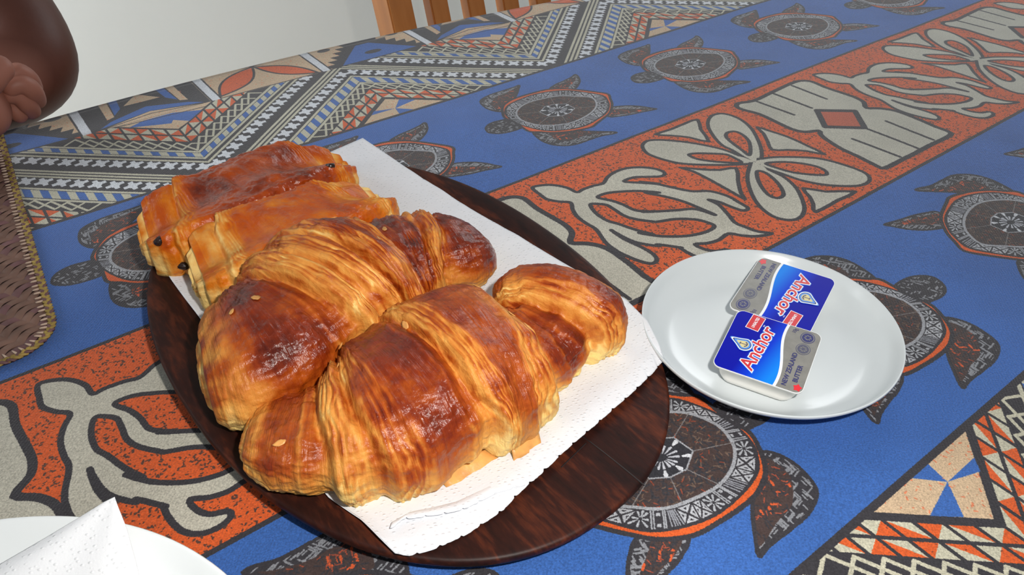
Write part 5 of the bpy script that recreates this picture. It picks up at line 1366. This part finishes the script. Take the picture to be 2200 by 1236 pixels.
def build_person():
    E = np.array([*bp([(106, 158)], 0.022)[0][:2], TZ + 0.022])          # elbow on the table edge
    uo = np.array([CT, ST, 0]); vo = np.array([-ST, CT, 0]); up = np.array([0, 0, 1.0])
    hipz = 0.50
    hip = E + (-0.22) * uo + 0.30 * vo; hip[2] = hipz
    chest = hip + np.array([0, 0, 0.42]) - 0.02 * vo
    neck = chest + np.array([0, 0, 0.15]) - 0.02 * vo
    shR = chest + 0.11 * uo + np.array([0, 0, 0.08]) - 0.03 * vo          # towards the camera's right
    shL = chest - 0.17 * uo + np.array([0, 0, 0.08]) - 0.03 * vo
    EL = E - 0.42 * uo + 0.02 * vo; EL[2] = TZ + 0.05
    wrR = E - 0.22 * uo - 0.035 * vo; wrR[2] = TZ + 0.045                 # forearm of the near arm runs left
    palm = np.array([*bp([(2, 205)], 0.050)[0][:2], TZ + 0.050])
    wrL = palm - 0.075 * uo + np.array([0, 0, 0.006]) - 0.005 * vo
    nodes = []; edges = []; roots = [0]
    def add(p, r, prev=None):
        nodes.append((np.asarray(p, float), r)); i = len(nodes) - 1
        if prev is not None: edges.append((prev, i))
        return i
    iH = add(hip, 0.150); iW = add(hip + [0, 0, 0.2], 0.13, iH); iC = add(chest, 0.150, iW); iN = add(neck, 0.058, iC)
    hd = neck + np.array([0, 0, 0.10]) - 0.03 * vo
    h1 = add(hd - [0, 0, 0.02], 0.072, iN); h2 = add(hd + [0, 0, 0.07], 0.088, h1); add(hd + [0, 0, 0.135], 0.060, h2)
    # arm nearest the frame
    s = add(shR, 0.066, iC); m = add(0.5 * (shR + E) + 0.01 * uo, 0.056, s); e = add(E, 0.0560, m)
    f1 = add(E * 0.66 + wrR * 0.34 + [0, 0, -0.004], 0.049, e); f2 = add(wrR, 0.032, f1); h = add(wrR - 0.07 * uo, (0.040, 0.022), f2)
    for k in range(4):
        a = add(wrR - 0.105 * uo + vo * (k - 1.5) * 0.019, 0.0095, h); add(wrR - (0.145 + 0.006 * (k in (1, 2))) * uo + vo * (k - 1.5) * 0.021 - [0, 0, 0.018], 0.0085, a)
    t = add(wrR - 0.06 * uo - 0.036 * vo, 0.011, h); add(wrR - 0.10 * uo - 0.052 * vo - [0, 0, 0.012], 0.0095, t)
    # other arm crosses in front; its hand closes round the elbow
    s = add(shL, 0.066, iC); m = add(0.5 * (shL + EL) - 0.02 * uo, 0.055, s); e2 = add(EL, 0.047, m)
    f = add(0.5 * (EL + wrL) - 0.02 * vo, 0.044, e2); w = add(wrL, (0.030, 0.026), f); p = add(palm - 0.012 * uo, (0.036, 0.026), w)
    def bpz(px, z):
        z = z + 0.012; return np.array([*bp([px], z)[0][:2], TZ + z])
    add(bpz((-4, 246), 0.016), (0.022, 0.016), p)
    # index to little finger: knuckle, middle joint, tip (unequal lengths, curled down to the cloth)
    fing = [((38, 150), 0.052, (62, 168), 0.044, (76, 196), 0.026), ((44, 172), 0.046, (70, 194), 0.036, (82, 224), 0.016), ((34, 196), 0.037, (58, 222), 0.026, (72, 246), 0.010), ((20, 220), 0.027, (40, 244), 0.018, (50, 259), 0.009)]
    for j, (a1, z1, a2, z2, a3, z3) in enumerate(fing):
        r = (0.0090, 0.0094, 0.0090, 0.0080)[j]
        k0 = add(palm - 0.004 * uo + (bpz(a1, z1) - palm) * 0.25, r * 1.1); roots.append(k0); k1 = add(bpz(a1, z1), r * 1.12, k0); k2 = add(bpz(a2, z2), r, k1); add(bpz(a3, z3), r * 0.82, k2)
    tb_ = add(palm - 0.020 * uo + [0, 0, 0.004], 0.0130); roots.append(tb_); th1 = add(bpz((-22, 168), 0.060), 0.0135, tb_); th2 = add(bpz((-2, 146), 0.064), 0.0118, th1); add(bpz((22, 142), 0.062), 0.0098, th2)
    # legs under the table
    for sg in (-1, 1):
        hp_ = hip + sg * 0.10 * uo; kn = hp_ - 0.42 * vo; kn[2] = 0.50; an = kn + [0, 0, -0.43] + 0.03 * vo; to = an - 0.17 * vo; to[2] = 0.035
        a = add(hp_ - 0.05 * vo + [0, 0, -0.01], 0.085, iH); b = add(kn, 0.058, a); c = add(an, 0.036, b); add(to, 0.030, c)
    root = empty('person', (hip[0], hip[1], 0), 'person cut off at the left, bare brown arms folded on the table edge', 'person')
    nodes = [(n - np.array([hip[0], hip[1], 0]), r) for n, r in nodes]
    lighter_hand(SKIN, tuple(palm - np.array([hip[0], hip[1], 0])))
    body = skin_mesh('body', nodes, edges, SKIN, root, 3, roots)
    o0 = np.array([hip[0], hip[1], 0])
    sn = [(hip - o0 + [0, 0, 0.02], 0.162), (hip - o0 + [0, 0, 0.2], 0.142), (chest - o0, 0.162), (neck - o0 - [0, 0, 0.05], 0.080), (shR - o0, 0.078), (0.6 * shR + 0.4 * E - o0, 0.070), (shL - o0, 0.078), (0.6 * shL + 0.4 * EL - o0, 0.070)]
    skin_mesh('shirt', sn, [(0, 1), (1, 2), (2, 3), (2, 4), (4, 5), (2, 6), (6, 7)], CLOTHM, root, 2, (0,))
    return root
build_person()
